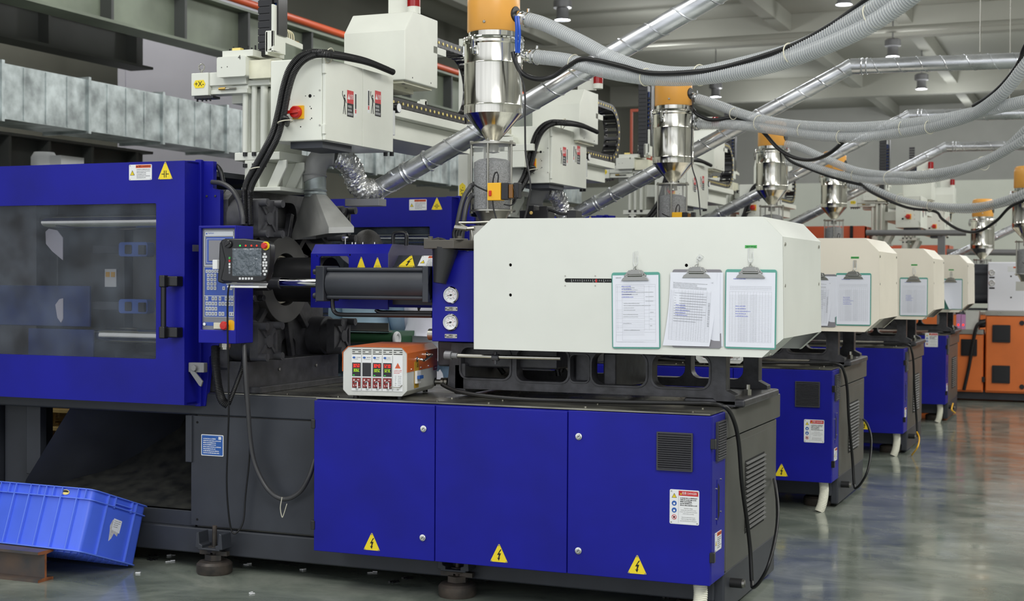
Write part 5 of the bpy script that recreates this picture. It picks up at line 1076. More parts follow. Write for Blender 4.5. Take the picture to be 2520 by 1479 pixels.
# ------------------------------------------------------------ exhaust hood and duct
def build_exhaust(label):
    t = thing('exhaust_duct', label, 'duct', (-3.59, 6.1, 1.57), 'spiral exhaust ducts over the machines')
    N = at(809, 574, Y=5.93); Rr = at(871, 572, Y=6.02); Lc = at(718, 590, Y=6.2); K = Rr+Lc-N; c = at(776, 478, Y=6.1)
    b = B(); n = 32; rn = .052; base = [N, Rr, K, Lc]; dn = Vec((0, 0, -.028)); vs = []
    ringp = [c+Vec((rn*math.cos(2*PI*k/n), rn*math.sin(2*PI*k/n), 0)) for k in range(n)]
    # each ring point runs to the nearest place along the rectangle
    cen = (N+Rr+K+Lc)/4
    def angp(p): return math.atan2(p.y-cen.y, p.x-cen.x)
    per = []
    for i in range(4):
        a, d = base[i], base[(i+1) % 4]
        for k in range(8): per.append(a.lerp(d, k/8))
    st = min(range(32), key=lambda k: abs((angp(per[0])-2*PI*k/n+PI) % (2*PI)-PI)); cw = 1
    a0, a1 = angp(per[0]), angp(per[4]); cw = 1 if ((a1-a0+PI) % (2*PI)-PI) > 0 else -1
    rg = [ringp[(st+cw*k) % n] for k in range(32)]
    b.add(rg+[p-dn for p in per]+per, [(k, (k+1) % 32, 32+(k+1) % 32, 32+k) for k in range(32)]+[(32+k, 32+(k+1) % 32, 64+(k+1) % 32, 64+k) for k in range(32)])
    part(b, 'hood', alu, t, 0, 22)
    b = B(); b.lathe([(.055, -.045), (.053, -.02), (.058, -.012), (.053, -.005), (.053, .03), (.051, .055)], c+Vec((0, 0, .03)), n=32); b.torus(c+Vec((0, 0, .0)), (0, 0, 1), .054, .004, 28, 6); part(b, 'neck', galv, t)
    P = [c+Vec((0, 0, .07)), at(774, 432, Y=6.1), at(779, 405, Y=6.1), at(795, 385, Y=6.12), at(815, 382, Y=6.15), at(826, 383, Y=6.16)]
    b = B(); b.tube(P, .056, 24, 6); b.torus(P[1], (0, .1, 1), .058, .004, 24, 6); part(b, 'elbow', gplas, t, 0, 50)
    rnd = random.Random(5); tab = [[rnd.uniform(-.0045, .0045) for _ in range(40)] for _ in range(400)]
    P2 = [at(822, 384, Y=6.16), at(845, 392, Y=6.2), at(866, 415, Y=6.25), at(876, 445, Y=6.3), at(893, 466, Y=6.35), at(918, 466, Y=6.4), at(932, 459, Y=6.42)]
    b = B(); b.tube(P2, .05, 28, 8, .0055, True, rf=lambda i, a, t_: .052+(.005 if (i//2) % 2 else -.004)+tab[i % 400][int(a*28/(2*PI)) % 40]); part(b, 'foil_sleeve', foil, t, 0, 15)
    YD = 6.45; S = at(924, 470, Y=YD); E_ = at(2095, 164, Y=YD+3.0)-Vec((-.03, 3.0, 0)); d = (E_-S).normalized()
    b = B(); r = .05; Ln = (E_-S).length; pit = .145
    b.cyl(S, E_, r, 28)
    # spiral seam
    u = d.orthogonal().normalized(); w_ = d.cross(u); sp = []
    k = 0
    while k*pit/12 < Ln: a = 2*PI*k/12; sp.append(S+d*(k*pit/12)+(u*math.cos(a)+w_*math.sin(a))*r); k += 1
    part(b, 'duct_pipe', duct, t, 0, 40)
    part(B().tube(sp, .0045, 5, 0), 'duct_seam', duct, t, 0, 60)
    b = B(); b.torus(S+d*.01, d, r+.004, .005, 28, 6); b.torus(S+d*.19, d, r+.003, .006, 28, 6); b.torus(S+d*.21, d, r+.003, .006, 28, 6); b.cyl(S+d*.11, S+d*.19, r+.003, 28); b.torus(S+d*.33, d, r+.003, .006, 28, 6)
    q = S+d*.13+Vec((0, -r, .02)); b.cyl(q, q+Vec((0, -.02, .01)), .009, 10); part(b, 'duct_collar', duct, t)
    b = B(); b.ring(S-d*.03, S+d*.01, r+.006, r+.006, 24, False); b.torus(S-d*.02, d, r+.006, .006, 24, 6); part(b, 'hose_band', M('yellow passivated band', (190, 180, 130), .25, .9), t)
    b = B(); E2 = E_+Vec((2.7, 0, -.04)); d2 = (E2-E_).normalized(); b.cyl(E_, E2, r, 28); b.cyl(E_-d*.03, E_+d*.008, r+.003, 28); b.cyl(E_-d2*.005, E_+d2*.06, r+.003, 28); b.torus(E_+d2*.07, d2, r+.003, .005, 28, 6); b.torus(E_+d2*.1, d2, r+.003, .004, 28, 6); part(b, 'duct_run', duct, t, 0, 40)
    u = d2.orthogonal().normalized(); w_ = d2.cross(u); sp = [E_+d2*(.1+k*pit/12)+(u*math.cos(k*PI/6)+w_*math.sin(k*PI/6))*r for k in range(int(2.5/pit*12))]
    part(B().tube(sp, .0045, 5, 0), 'duct_seam', duct, t, 0, 60)
    b = B(); b.cyl(E_+Vec((.8, 0, .05)), E_+Vec((.8, 0, 4.0)), .005, 6); part(b, 'hanger', brushed, t)
    b = B(); P_ = lambda x, y: at(x, y, Y=6.3); b.box(P_(858, 480).x, P_(942, 480).x, 6.26, 6.34, P_(900, 508).z, P_(900, 490).z); part(b, 'support_arm', gmet, t, .003)
    return t
# ------------------------------------------------------------ crate on a steel offcut
def build_crate():
    R_ = Matrix(((.9988, .0464, .0136), (-.0483, .9425, .3308), (.0025, -.3311, .9436))); o = Vec((-4.2095, 5.5251, .004)); W, H, L = .4214, .285, .6
    U, V_, Z = R_.col[0].copy(), R_.col[1].copy(), R_.col[2].copy()
    t = thing('plastic_crate', 'blue ribbed plastic crate tilted back off a rusty steel offcut, with a torn white label', 'crate', o+V_*-.21+U*-.3)
    X = Fr(o, U, V_, Z)  # floor plan frame
    b = B(); k = .006; ins = .012; r = .03
    def ringp(i, z, rad): return [X.p(u, v, z) for u, v in rr(-L+i, -i, -W+i, -i, rad, 3)]
    n = len(rr(0, 1, 0, 1, .1, 3)); rows = [ringp(ins, .0, .02), ringp(ins, H-.055, r), ringp(ins, H, r), ringp(ins+.004, H, r), ringp(ins+.006, .008, r-.004)]
    vs = [p for q in rows for p in q]; b.add(vs, [(i*n+j, i*n+(j+1) % n, (i+1)*n+(j+1) % n, (i+1)*n+j) for i in range(4) for j in range(n)]+[tuple(range(4*n, 5*n)), tuple(range(0, n))])
    part(b, 'crate_body', crate, t, 0, 40)
    b = B(); out, inn = rr(-L, 0, -W, 0, r+.01, 3), rr(-L+ins, -ins, -W+ins, -ins, r, 3)
    for z0, z1 in ((H-.004, H), (H-.05, H-.046), (.0, .006)): b.poly(X, out, z0, z1, holes=[inn])
    part(b, 'rim', crate2, t)
    b = B(); F_ = Fr(X.p(0, -W, 0), U, Z, -V_); E_ = Fr(X.p(0, 0, 0), V_, Z, U)
    for px in (-.6+.012, -.555, -.46, -.37, -.275, -.18, -.085): b.fbox(F_, px-.003, px+.003, .004, H-.05 if px != -.37 else H-.05, -ins-.001, 0)
    for px in (-.555, -.5, -.46, -.37, -.32, -.275, -.23, -.18, -.085, -.04): b.fbox(F_, px-.002, px+.002, H-.05, H, -ins-.001, 0)
    for v in (-W+.12, -.1): b.fbox(E_, v-.002, v+.002, .004, H, -ins-.001, 0)
    for v in (-W+.17, -.13): b.fbox(E_, v-.002, v+.002, H-.055, H, -ins-.001, 0)
    b.fbox(E_, -W+.17, -.13, H-.034, H-.03, -ins-.001, 0)
    part(b, 'rib', crate2, t)
    b = B()
    for i in range(14): b.fbox(Fr(X.O, U, V_, -Z), -.56+i*.04, -.556+i*.04, -W+.03, -.03, 0, .006)
    for i in range(9): b.fbox(Fr(X.O, U, V_, -Z), -.57, -.03, -W+.04+i*.043, -W+.044+i*.043, 0, .006)
    part(b, 'floor_grid', crate2, t)
    b = B(0); b.poly(E_.at(-.2, .15, -ins), [(-.03, .03), (.025, .035), (.03, -.0), (.02, -.04), (-.005, -.03), (-.015, -.055), (-.03, -.07), (-.035, -.03), (-.042, .0)], 0, .0006); b.mat(1); b.poly(E_.at(-.195, .165, -ins), [(-.03, .022), (.028, .018), (.026, -.04), (-.03, -.03)], .0006, .0012); b.mat(2); [bars(b, E_.at(-.195, .165, -ins), -.024, .02, .01-.009*i, .003, i, .0012) for i in range(4)]
    part(b, 'torn_label', [M('torn paper', (196, 194, 198), .8, mott=(40, .15)), paper, pgrey], t)
    b = B(0); b.poly(F_.at(-.165, H-.024, -ins+.002), [(.024*math.cos(q*PI/8), .012*math.sin(q*PI/8)) for q in range(16)], 0, .001); b.mat(1); b.poly(F_.at(-.165, H-.024, -ins+.002), [(.02*math.cos(q*PI/8), .009*math.sin(q*PI/8)) for q in range(9)], .001, .0015); part(b, 'maker_badge', [chy, black], t)
    b = B(0); s = [(.0, .0), (.1, 0), (.1, .012), (.056, .016), (.056, .122), (.1, .126), (.1, .138), (.0, .138), (.0, .126), (.044, .122), (.044, .016), (.0, .012)]
    b.poly(Fr((-4.40, 5.16, 0), (0, -1, 0), (0, 0, 1), (1, 0, 0)), s, -1.3, 0); tt = single(b, 'steel_offcut', rust, 'rusty steel I-section offcut propping up the blue crate, lower left', 'steel beam')
    b = B(0); b.poly(Fr((-4.3995, 5.16, 0), (0, -1, 0), (0, 0, 1), (1, 0, 0)), s, 0, .001); part(b, 'rusted_end', rustb, tt)
# ------------------------------------------------------------ loose cables
def build_cables():
    P = pts
    cable(P([(565, 700, 5.3), (561, 725, 5.31), (560, 800, 5.36), (563, 1000, 5.45), (560, 1100, 5.5), (558, 1200, 5.54), (566, 1290, 5.58), (578, 1313, 5.59), (598, 1285, 5.6), (604, 1220, 5.6), (614, 1120, 5.58), (612, 1030, 5.56), (602, 960, 5.54), (600, 870, 5.55), (600, 845, 5.56)]), .0042, 'thin black cable hanging in a long loop from the teach pendant')
    c = cable(P([(600, 845, 5.55), (603, 900, 5.53), (610, 1000, 5.54), (617, 1090, 5.56), (630, 1150, 5.57), (660, 1205, 5.58), (697, 1228, 5.58), (735, 1213, 5.58), (760, 1175, 5.58), (775, 1130, 5.6)]), .011, 'thick black cable sagging in a deep loop beside the nearest blue cabinet', m=grubber)
    b = B(); q = P([(694, 1224, 5.55), (690, 1250, 5.56), (694, 1272, 5.57), (698, 1266, 5.57), (706, 1240, 5.56)]); b.tube(q, .0022, 5, 6); part(b, 'wire_tie', beige, c)
    cable(P([(530, 852, 5.52), (531, 900, 5.5), (538, 955, 5.5), (547, 985, 5.52), (562, 997, 5.54)]), .021, 'fat black corrugated conduit below the blue operator panel', 'corrugated_conduit', rib=True, cat='conduit')
    cable(P([(601, 870, 5.6), (596, 905, 5.58), (580, 950, 5.57), (566, 985, 5.56), (562, 995, 5.56)]), .0115, 'thin black corrugated conduit slanting up from the fat one below the operator panel', 'corrugated_conduit', rib=True, cat='conduit')
    cable(P([(522, 448, 5.62), (548, 452, 5.6), (572, 468, 5.58), (588, 495, 5.57), (596, 530, 5.56), (598, 552, 5.56)]), .0115, 'grey cable curving from the blue side panel down to the operator panel', m=grubber)
    cable(P([(515, 405, 5.68), (532, 408, 5.67), (543, 422, 5.66), (549, 448, 5.66)]), .0115, 'short black hose beside the top of the nearest guard door', 'hose', cat='hose')
    o = Vec((.014, 0, -.014))
    c1 = cable(P([(955, 172, 6.15), (900, 150, 5.95), (850, 138, 5.8), (800, 130, 5.58), (765, 129, 5.55), (735, 142, 5.53), (712, 170, 5.52), (697, 215, 5.52), (686, 270, 5.53), (672, 325, 5.54), (650, 370, 5.56), (625, 415, 5.6), (607, 450, 5.63), (602, 480, 5.64), (604, 548, 5.62)]), .0155, 'pair of black corrugated conduits arching over the nearest robot control box', 'corrugated_conduit', rib=True, cat='conduit', group='black conduits over the robot control boxes', two=[Vec((.026, .004, -.012))])
    for x, y, Y in ((806, 134, 5.62), (697, 297, 5.53), (628, 412, 5.6)): b = B(); part(b.torus(at(x, y, Y=Y)+Vec((.01, 0, -.006)), (1, 0, -.3) if x > 750 else (-.2, 0, 1), .034, .0025, 20, 5), 'cable_tie', beige, c1)
    b = B(); b.tube(P([(697, 291, 5.52), (704, 290, 5.52), (708, 298, 5.55), (706, 306, 5.6)]), .012, 8, 5); part(b, 'branch_cable', rubber, c1)
    # cable over the cabinet and down the end
    c2 = cable(P([(1088, 946, 5.72), (1105, 955, 5.7), (1135, 965, 5.66), (1200, 975, 5.62), (1300, 983, 5.6), (1400, 986, 5.6), (1550, 990, 5.6), (1690, 992, 5.6), (1745, 993, 5.6)])+[at(1785, 1002, X=-1.395), at(1806, 1035, X=-1.38), at(1818, 1090, X=-1.375), at(1826, 1190, X=-1.375), at(1838, 1280, X=-1.375), at(1846, 1350, X=-1.37), at(1850, 1430, X=-1.36)], .009, 'black cable lying along the nearest cabinet top and hanging down its right end', group='black cables down the cabinet ends')
    c3 = cable([at(1850, 1430, X=-1.36), at(1853, 1446, X=-1.34), at(1872, 1428, X=-1.3), at(1893, 1385, X=-1.26), at(1910, 1310, X=-1.26), at(1914, 1250, X=-1.28), at(1909, 1200, X=-1.34), at(1905, 1180, X=-1.4)], .0075, 'black cable bowing out past the right end of the nearest machine', group='black cables bowing past the machine ends')
    # green belt conveyor behind the nearest machine
    t = thing('belt_conveyor', 'narrow conveyor with green belt and white roller end behind the nearest black platen', 'conveyor', (-4.2, 7.02, 0))
    b = B(); b.cyl((-4.7, 7.0, 1.04), (-3.62, 7.0, 1.04), .034, 24); b.box(-4.7, -3.66, 7.0, 7.35, 1.006, 1.074); part(b, 'belt', greenb, t)
    b = B(); b.torus((-3.6, 7.0, 1.04), (1, 0, 0), .032, .01, 24, 8); b.cyl((-3.61, 7.0, 1.04), (-3.6, 7.0, 1.04), .03, 20); part(b, 'roller_end', signw, t)
    b = B(); p0, p1 = at(820, 828, Y=7.0), at(958, 795, Y=7.0); b.box(-4.6, p1.x, 6.99, 6.995, 1.085, p1.z); b.box(-4.6, p1.x+.02, 6.96, 7.0, 1.078, 1.085); part(b, 'side_guide', brushed, t)
    b = B()
    for x in (-4.6, -3.75):
        for y in (7.04, 7.32): b.box(x-.02, x+.02, y-.02, y+.02, 0, 1.01)
    part(b, 'leg', alu, t)
    # litter
    i = 0; rnd = random.Random(2)
    WS = ['white scrap farther back of the two left of the left levelling foot', 'white scrap nearer of the two left of the left levelling foot', 'white scrap just right of the left levelling foot', 'white scrap on the floor below the first cabinet door',
          'white scrap near the bottom picture edge, right of the left foot', 'white scrap midway between the left foot and the blue cabinet', 'white scrap on the floor just right of the blue crate']
    KS = ['left one of two black star-shaped scraps left of the second levelling foot', 'right one of two black star-shaped scraps left of the second levelling foot', 'black star-shaped scrap between the blue crate and the left foot, nearer', 'black star-shaped scrap between the blue crate and the left foot, farther back', 'black star-shaped scrap at the bottom edge under the third cabinet door']
    for x, y, m in ((1165/2181*780, 950+1168*.3577, 0), (1160/2.796, 950+1210*.3577, 0), (1707*.3577, 950+1232*.3577, 0), (350*.4456+760, 820+1322*.4456, 0), (1660*.3577+20, 1463, 1), (2080*.3577, 950+1265*.3577, 0), (945*.3577, 950+1290*.3577, 0)):
        p = at(x, y, Z=0); b = B(); 
        for q in range(3): f = Fr(p+Vec((rnd.uniform(-.012, .012), rnd.uniform(-.02, .02), .001)), (1, 0, 0), (0, 1, 0), (0, 0, 1)).turn(rnd.uniform(0, 90)); b.fbox(f, -.012, .01, -.003, .003, 0, .002+.002*q)
        single(b, 'paper_scrap', signw, WS[i], 'scrap', group='white scraps on the floor'); i += 1
    i = 0
    for x, y in ((970, 1432), (1003, 1423), (1050*.3577, 950+1195*.3577), (380, 950+1165*.3577), (1645, 1470)):
        p = at(x, y, Z=0); b = B()
        for q in range(5): f = Fr(p, (1, 0, 0), (0, 1, 0), (0, 0, 1)).turn(q*72); b.poly(f, [(0, -.004), (.022, -.008), (.028, 0), (.02, .008)], 0, .006)
        single(b, 'rubber_scrap', dplas, KS[i], 'scrap', group='black scraps on the floor'); i += 1
def white_conduit(d, label):
    P = [Vec(q)+Vec(d) for q in ((-1.475, 5.5, .19), (-1.468, 5.49, .12), (-1.474, 5.465, .05), (-1.49, 5.455, .0))]
    b = B(); b.tube(P, .028, 16, 8, .004, True, rf=lambda i, a, t: .029 if i % 2 else .0265)
    return single(b, 'flexible_conduit', M('white conduit', (226, 224, 208), .45) if 'white conduit' not in bpy.data.materials else bpy.data.materials['white conduit'], label, 'conduit', P[-1], 'white conduits at the cabinet corners', recalc=False)
# ------------------------------------------------------------ people
skinm = M('skin', (206, 160, 134), .5); hairm = M('dark hair', (22, 18, 18), .55, bump=(90, .8, .004))
def skinned(t, name, V_, E_, R_, m, sub=2):
    me = bpy.data.meshes.new(name); l = rootloc(t); me.from_pydata([Vec(v) for v in V_], E_, []); o = bpy.data.objects.new(name, me); COL.objects.link(o); o.parent = t
    s = o.modifiers.new('skin', 'SKIN'); s.use_smooth_shade = True; d = o.modifiers.new('sub', 'SUBSURF'); d.levels = sub; d.render_levels = sub
    for i, r in enumerate(R_): q = me.skin_vertices[0].data[i]; q.radius = r if isinstance(r, tuple) else (r, r); q.use_root = i == 0
    me.materials.append(m); return o
def person(x, y, rz, coatm, trm, label, ponytail=False, lean=0, s=1.0):
    t = thing('person', label, 'person', (x, y, 0)); t.rotation_euler = (0, 0, rz); t.scale = (s, s, s)
    k = lean
    J = [(0, 0, .9), (0, .0+k*.2, 1.05), (0, k*.5, 1.22), (0, k*.8, 1.34), (0, k, 1.42), (0, k+.02, 1.5), (0, k+.03, 1.57),
         (.16, k*.75, 1.33), (.2, k*.6+.03, 1.08), (.16, k*.6+.24, 1.02), (.15, k*.6+.29, 1.02), (-.16, k*.75, 1.33), (-.2, k*.6+.03, 1.08), (-.16, k*.6+.24, 1.02), (-.15, k*.6+.29, 1.02),
         (.085, 0, .86), (.095, .01, .47), (.095, -.01, .09), (.1, .1, .04), (-.085, 0, .86), (-.095, .01, .47), (-.095, -.01, .09), (-.1, .1, .04)]
    Eg = [(0, 1), (1, 2), (2, 3), (3, 4), (4, 5), (5, 6), (3, 7), (7, 8), (8, 9), (9, 10), (3, 11), (11, 12), (12, 13), (13, 14), (0, 15), (15, 16), (16, 17), (17, 18), (0, 19), (19, 20), (20, 21), (21, 22)]
    Rd = [.12, .105, .12, .09, .05, .078, .07, .055, .04, .03, .035, .055, .04, .03, .035, .085, .055, .04, .035, .085, .055, .04, .035]
    skinned(t, 'body', J, Eg, Rd, skinm)
    skinned(t, 'coat', [J[0], (0, 0, .74)]+J[1:4]+[J[7], J[8], (J[9][0], J[9][1]-.02, J[9][2]), J[11], J[12], (J[13][0], J[13][1]-.02, J[13][2]), (0, 0, .62)], [(0, 1), (0, 2), (2, 3), (3, 4), (4, 5), (5, 6), (6, 7), (4, 8), (8, 9), (9, 10), (1, 11)], [.165, .175, .145, .155, .12, .08, .062, .05, .08, .062, .05, .18], coatm)
    skinned(t, 'trousers', [(0, 0, .86), J[15], J[16], J[17], J[19], J[20], J[21]], [(0, 1), (1, 2), (2, 3), (0, 4), (4, 5), (5, 6)], [.13, .1, .075, .065, .1, .075, .065], trm)
    b = B(); hc = Vec((0, k+.02, 1.545)); lo = rootloc(t)
    def off(b): b.v = [tuple(Vec(v)+lo) for v in b.v]; return b
    vs = []; n1, n2 = 18, 12; rnd = random.Random(4)
    for i in range(n2+1):
        th = PI*.72*i/n2
        for j in range(n1):
            ph = 2*PI*j/n1; f_ = 1.0 if not (th > PI*.36 and math.cos(ph-PI/2) > .35) else .82
            vs.append(hc+Vec((math.sin(th)*math.cos(ph)*.092, math.sin(th)*math.sin(ph)*.108-.004, math.cos(th)*.118))*f_*rnd.uniform(.985, 1.02))
    b.add(vs, [(i*n1+j, i*n1+(j+1) % n1, (i+1)*n1+(j+1) % n1, (i+1)*n1+j) for i in range(n2) for j in range(n1)])
    if ponytail: b.tube([hc+Vec((0, -.1, .0)), hc+Vec((0, -.15, -.06)), hc+Vec((.0, -.17, -.18)), hc+Vec((.01, -.17, -.32)), hc+Vec((.01, -.16, -.42))], .03, 12, 6, rf=lambda i, a, t_: .034*(1-.75*t_))
    part(off(b), 'hair', hairm, t, 0, 60)
    b = B(0)
    for q in (-1, 1): b.lathe([(0, .008), (.009, .005), (.012, 0)], hc+Vec((q*.03, .088, -.0)), (0, 1, 0), 10)
    b.mat(1); b.lathe([(0, .02), (.008, .01), (.012, -.01)], hc+Vec((0, .095, -.035)), (0, 1, -.2), 10)
    for q in (-1, 1): b.torus(hc+Vec((q*.085, -.0, -.02)), (1, 0, 0), .018, .008, 12, 6)
    b.mat(2); b.fbox(Fr(hc+Vec((0, .09, -.072)), (1, 0, 0), (0, 0, 1), (0, 1, 0)), -.022, .022, -.005, .005, 0, .006); part(off(b), 'face', [black, skinm, M('lips', (170, 90, 84), .5) if 'lips' not in bpy.data.materials else bpy.data.materials['lips']], t)
    for q in (1, -1):
        w_ = Vec(J[10] if q > 0 else J[14]); b = B()
        b.poly(Fr(w_, (1, 0, 0), (0, 1, 0), (0, 0, 1)), rr(-.038, .038, -.01, .075, .015), -.012, .012)
        for i in range(4): u = -.03+.02*i; L_ = (.06, .072, .068, .052)[i]; b.tube([w_+Vec((u, .065, 0)), w_+Vec((u, .065+L_*.5, -.004)), w_+Vec((u, .065+L_*.85, -.02)), w_+Vec((u, .065+L_, -.035))], .009, 8, 4, rf=lambda i_, a, t_: .0095-.003*t_)
        b.tube([w_+Vec((-q*.034, .01, 0)), w_+Vec((-q*.056, .035, -.006)), w_+Vec((-q*.058, .06, -.016))], .01, 8, 4, rf=lambda i_, a, t_: .0115-.003*t_)
        part(off(b), 'hand', skinm, t, .003, 60)
    b = B()
    for q in (-1, 1): b.poly(Fr((q*.1, 0, 0), (1, 0, 0), (0, 1, 0), (0, 0, 1)), rr(-.045, .045, -.07, .18, .04), 0, .075)
    part(off(b), 'shoes', M('dark shoes', (40, 40, 44), .5) if 'dark shoes' not in bpy.data.materials else bpy.data.materials['dark shoes'], t, .02, 60)
    return t
# ------------------------------------------------------------ orange machine
def build_orange(label, d=(0, 0, 0)):
    y = 17.05; ox = at(2425, 800, Y=y).x
    t = thing('injection_moulding_machine', label, 'machine', (ox-.8, y+.6, 0), 'orange moulding machines')
    zt, zb = at(2425, 776, Y=y).z, at(2425, 962, Y=y).z; zl = at(2390, 822, Y=y).z; xl = at(2340, 800, Y=y).x-1.0
    for x0, x1, z1, vs in ((xl, ox-.02, zl, ((2365, 2405, 835, 875),)), (ox, ox+1.3, zt, ((2442, 2487, 800, 842), (2441, 2486, 900, 942)))):
        cb = part(B().box(x0, x1, y+.02, y+.9, zb-.02, z1), 'electrical_cabinet', orangec, t, .01)
        dr = part(B().box(x0+.01, min(x1, ox+.75)-.01, y, y+.02, zb, z1-.01), 'cabinet_door', orangec, cb, .006)
        if x1 > ox+.8: part(B().box(ox+.76, x1-.01, y, y+.02, zb, z1-.01), 'cabinet_door', orangec, cb, .006)
        for a, c, q, s in vs:
            p, r = at(a, s, Y=y), at(c, q, Y=y); b = B(); b.poly(FY(y), rr(p.x, r.x, p.z, r.z, .008), 0, .02); b.poly(FY(y), [(p.x+.02, p.z+.02), (r.x-.02, p.z+.02), (r.x-.02, r.z-.02), (p.x+.02, r.z-.02)], .02, .024); part(b, 'filter_vent', dplas, dr, .004)
        b = B(0); b.box(x0, x1, y-.004, y+.2, z1, z1+.05); b.mat(1)
        for i in range(int((x1-x0)/.03)): b.fbox(FY(y-.004).at(x0+.02+.03*i, z1+.025).turn(40 if i % 2 else -40), -.012, .012, -.003, .003, 0, .003)
        part(b, 'tread_plate', [brushed, brushed], t)
    b = B(0)
    for px, py in ((2515, 795), (2515, 952)): p = at(px, py, Y=y); part(B().cyl((p.x, y-.01, p.z), (p.x, y, p.z), .028, 14), 'lock', dplas, t)
    b = B(); b.box(ox-.03, ox-.0, y-.01, y+.01, zt-.12, zt-.06); part(b, 'hinge', dplas, t); part(B().box(ox-.03, ox, y-.01, y+.01, zb+.1, zb+.16), 'hinge', dplas, t)
    b = B(); b.box(xl-2.2, ox+1.3, y+.08, y+.85, .02, zb); part(b, 'base', dgrey, t)
    b = B(); b.box(xl-3.4, xl, y+.1, y+1, .1, .9); part(b, 'bed', orangec, t, .01)
    yc = 17.24; c0, c1 = at(2430, 765, Y=yc), at(2430, 645, Y=yc); b = B(); b.box(c0.x, c0.x+1.4, yc, yc+.8, c0.z, c1.z); cv = part(b, 'injection_cover', M('bright white cover', (236, 236, 244), .4) if 'bright white cover' not in bpy.data.materials else bpy.data.materials['bright white cover'], t, .012)
    for px, py in ((2441, 671), (2441, 697)): p = at(px, py, Y=yc); gauge(cv, Vec((p.x, yc, p.z)), .035)
    b = B(0)
    for px, py in ((2488, 680), (2488, 732)): p = at(px, py, Y=yc); b.poly(FY(yc), ci(p.x, p.z, .01, 10), 0, .001)
    p = at(2480, 662, Y=yc); b.mat(1); b.fbox(FY(yc), p.x, p.x+.2, p.z-.03, p.z+.03, 0, .002); b.mat(2); b.fbox(FY(yc), p.x+.06, p.x+.2, p.z+.01, p.z+.028, .002, .003)
    b.mat(0)
    for px in (2441,): 
        for py in (683, 709): p = at(px, py, Y=yc); b.fbox(FY(yc), p.x-.03, p.x+.03, p.z-.008, p.z+.008, 0, .002)
    part(b, 'cover_details', [hole, signw, orp], cv)
    b = B(); b.box(c0.x-.45, c0.x, yc+.2, yc+.7, c0.z+.1, c1.z-.02); b.cyl((c0.x-.8, yc+.25, c0.z+.15), (c0.x, yc+.25, c0.z+.15), .07, 16); b.cyl((c0.x-.8, yc+.25, c1.z-.12), (c0.x, yc+.25, c1.z-.12), .06, 16); b.box(c0.x-.6, c0.x+1.3, yc+.1, yc+.7, zt+.05, c0.z+.02); b.tube([(c0.x-.3, yc+.1, c0.z+.2), (c0.x-.3, yc+.05, c0.z-.05), (c0.x-.1, yc+.05, c0.z-.15), (c0.x+.1, yc+.1, c0.z-.1)], .05, 10, 5); part(b, 'injection_unit', dgrey, t, .01)
    g = at(2130, 556, Y=17.2); b = B(); b.box(g.x-3.4, g.x, 17.15, 17.3, .88, g.z); b.box(g.x-3.4, g.x, 17.15, 18.1, g.z-.02, g.z); b.box(g.x-.02, g.x, 17.15, 18.1, .88, g.z); gd = part(b, 'guard_door', M('orange guard', (216, 96, 58), .4) if 'orange guard' not in bpy.data.materials else bpy.data.materials['orange guard'], t, .01)
    b = B(); q = at(2095, 570, Y=17.14); b.box(q.x-.015, q.x+.02, 17.13, 17.15, 1.2, g.z); part(b, 'guard_strap', dplas, gd)
    b = B(0)
    for q in range(2): p = at(2358+12*q, 796, Y=y+.1); b.mat(0).box(p.x-.02, p.x+.03, y+.08, y+.3, zl+.05, zl+.22); b.mat(1).fbox(FY(y+.08), p.x-.005, p.x+.012, zl+.09, zl+.11, 0, .004)
    p = at(2390, 796, Y=y+.1); b.mat(2); b.box(p.x-.06, p.x+.08, y+.08, y+.35, zl+.05, zl+.26); part(b, 'temperature_module', [M('pink violet panel', (206, 150, 200), .5) if 'pink violet panel' not in bpy.data.materials else bpy.data.materials['pink violet panel'], redled, lgrey], t, .003)
    b = B(); b.tube([at(2425, 792, Y=y-.03), at(2405, 800, Y=y-.05), at(2395, 840, Y=y-.05), at(2385, 900, Y=y-.05), at(2372, 960, Y=y-.06)], .02, 8, 6); part(b, 'cable', rubber, t)
    return t
# ------------------------------------------------------------ put everything in place
OFF = [Vec((0, 0, 0)), Vec((-.065, 3.05, 0)), Vec((-.03, 6.0, 0)), Vec((-.0, 8.88, 0))]
NM = ['nearest', 'second', 'third', 'fourth']
m1 = build_machine('nearest blue moulding machine, with three-door cabinet and white cover, filling the foreground'); build_panel(m1)
machines = [m1]
for i in (1, 2, 3):
    c = copy_tree(m1, d=OFF[i], label=['', 'second blue moulding machine from the front, cream cover, danger sign by its cabinet corner', 'third blue moulding machine from the front, with plain cabinet door and pale cream cover', 'fourth and farthest blue moulding machine, beside the orange cabinets'][i])
    swap(c, white, cream); machines.append(c)
    for q in kids(c, 'injection_cover'): q.location.x -= (0, .0, .04, .06)[i]
def drop(o): 
    for ch in list(o.children): drop(ch)
    bpy.data.objects.remove(o)
for i in (2,):
    for cb in kids(machines[i], 'electrical_cabinet'):
        for d in kids(cb, 'cabinet_door')+kids(machines[i], 'cabinet_door'):
            pass
    for d in kids(machines[i], 'cabinet_door'):
        for q in list(d.children):
            if q.name.split('.')[0] in ('vent_grille', 'danger_plate'): drop(q)
for q in [q for d in kids(machines[3], 'cabinet_door') for q in d.children]:
    if q.name.split('.')[0] == 'danger_plate': q.location = (-.03, 0, .32)
    if q.name.split('.')[0] in ('vent_grille',): drop(q)
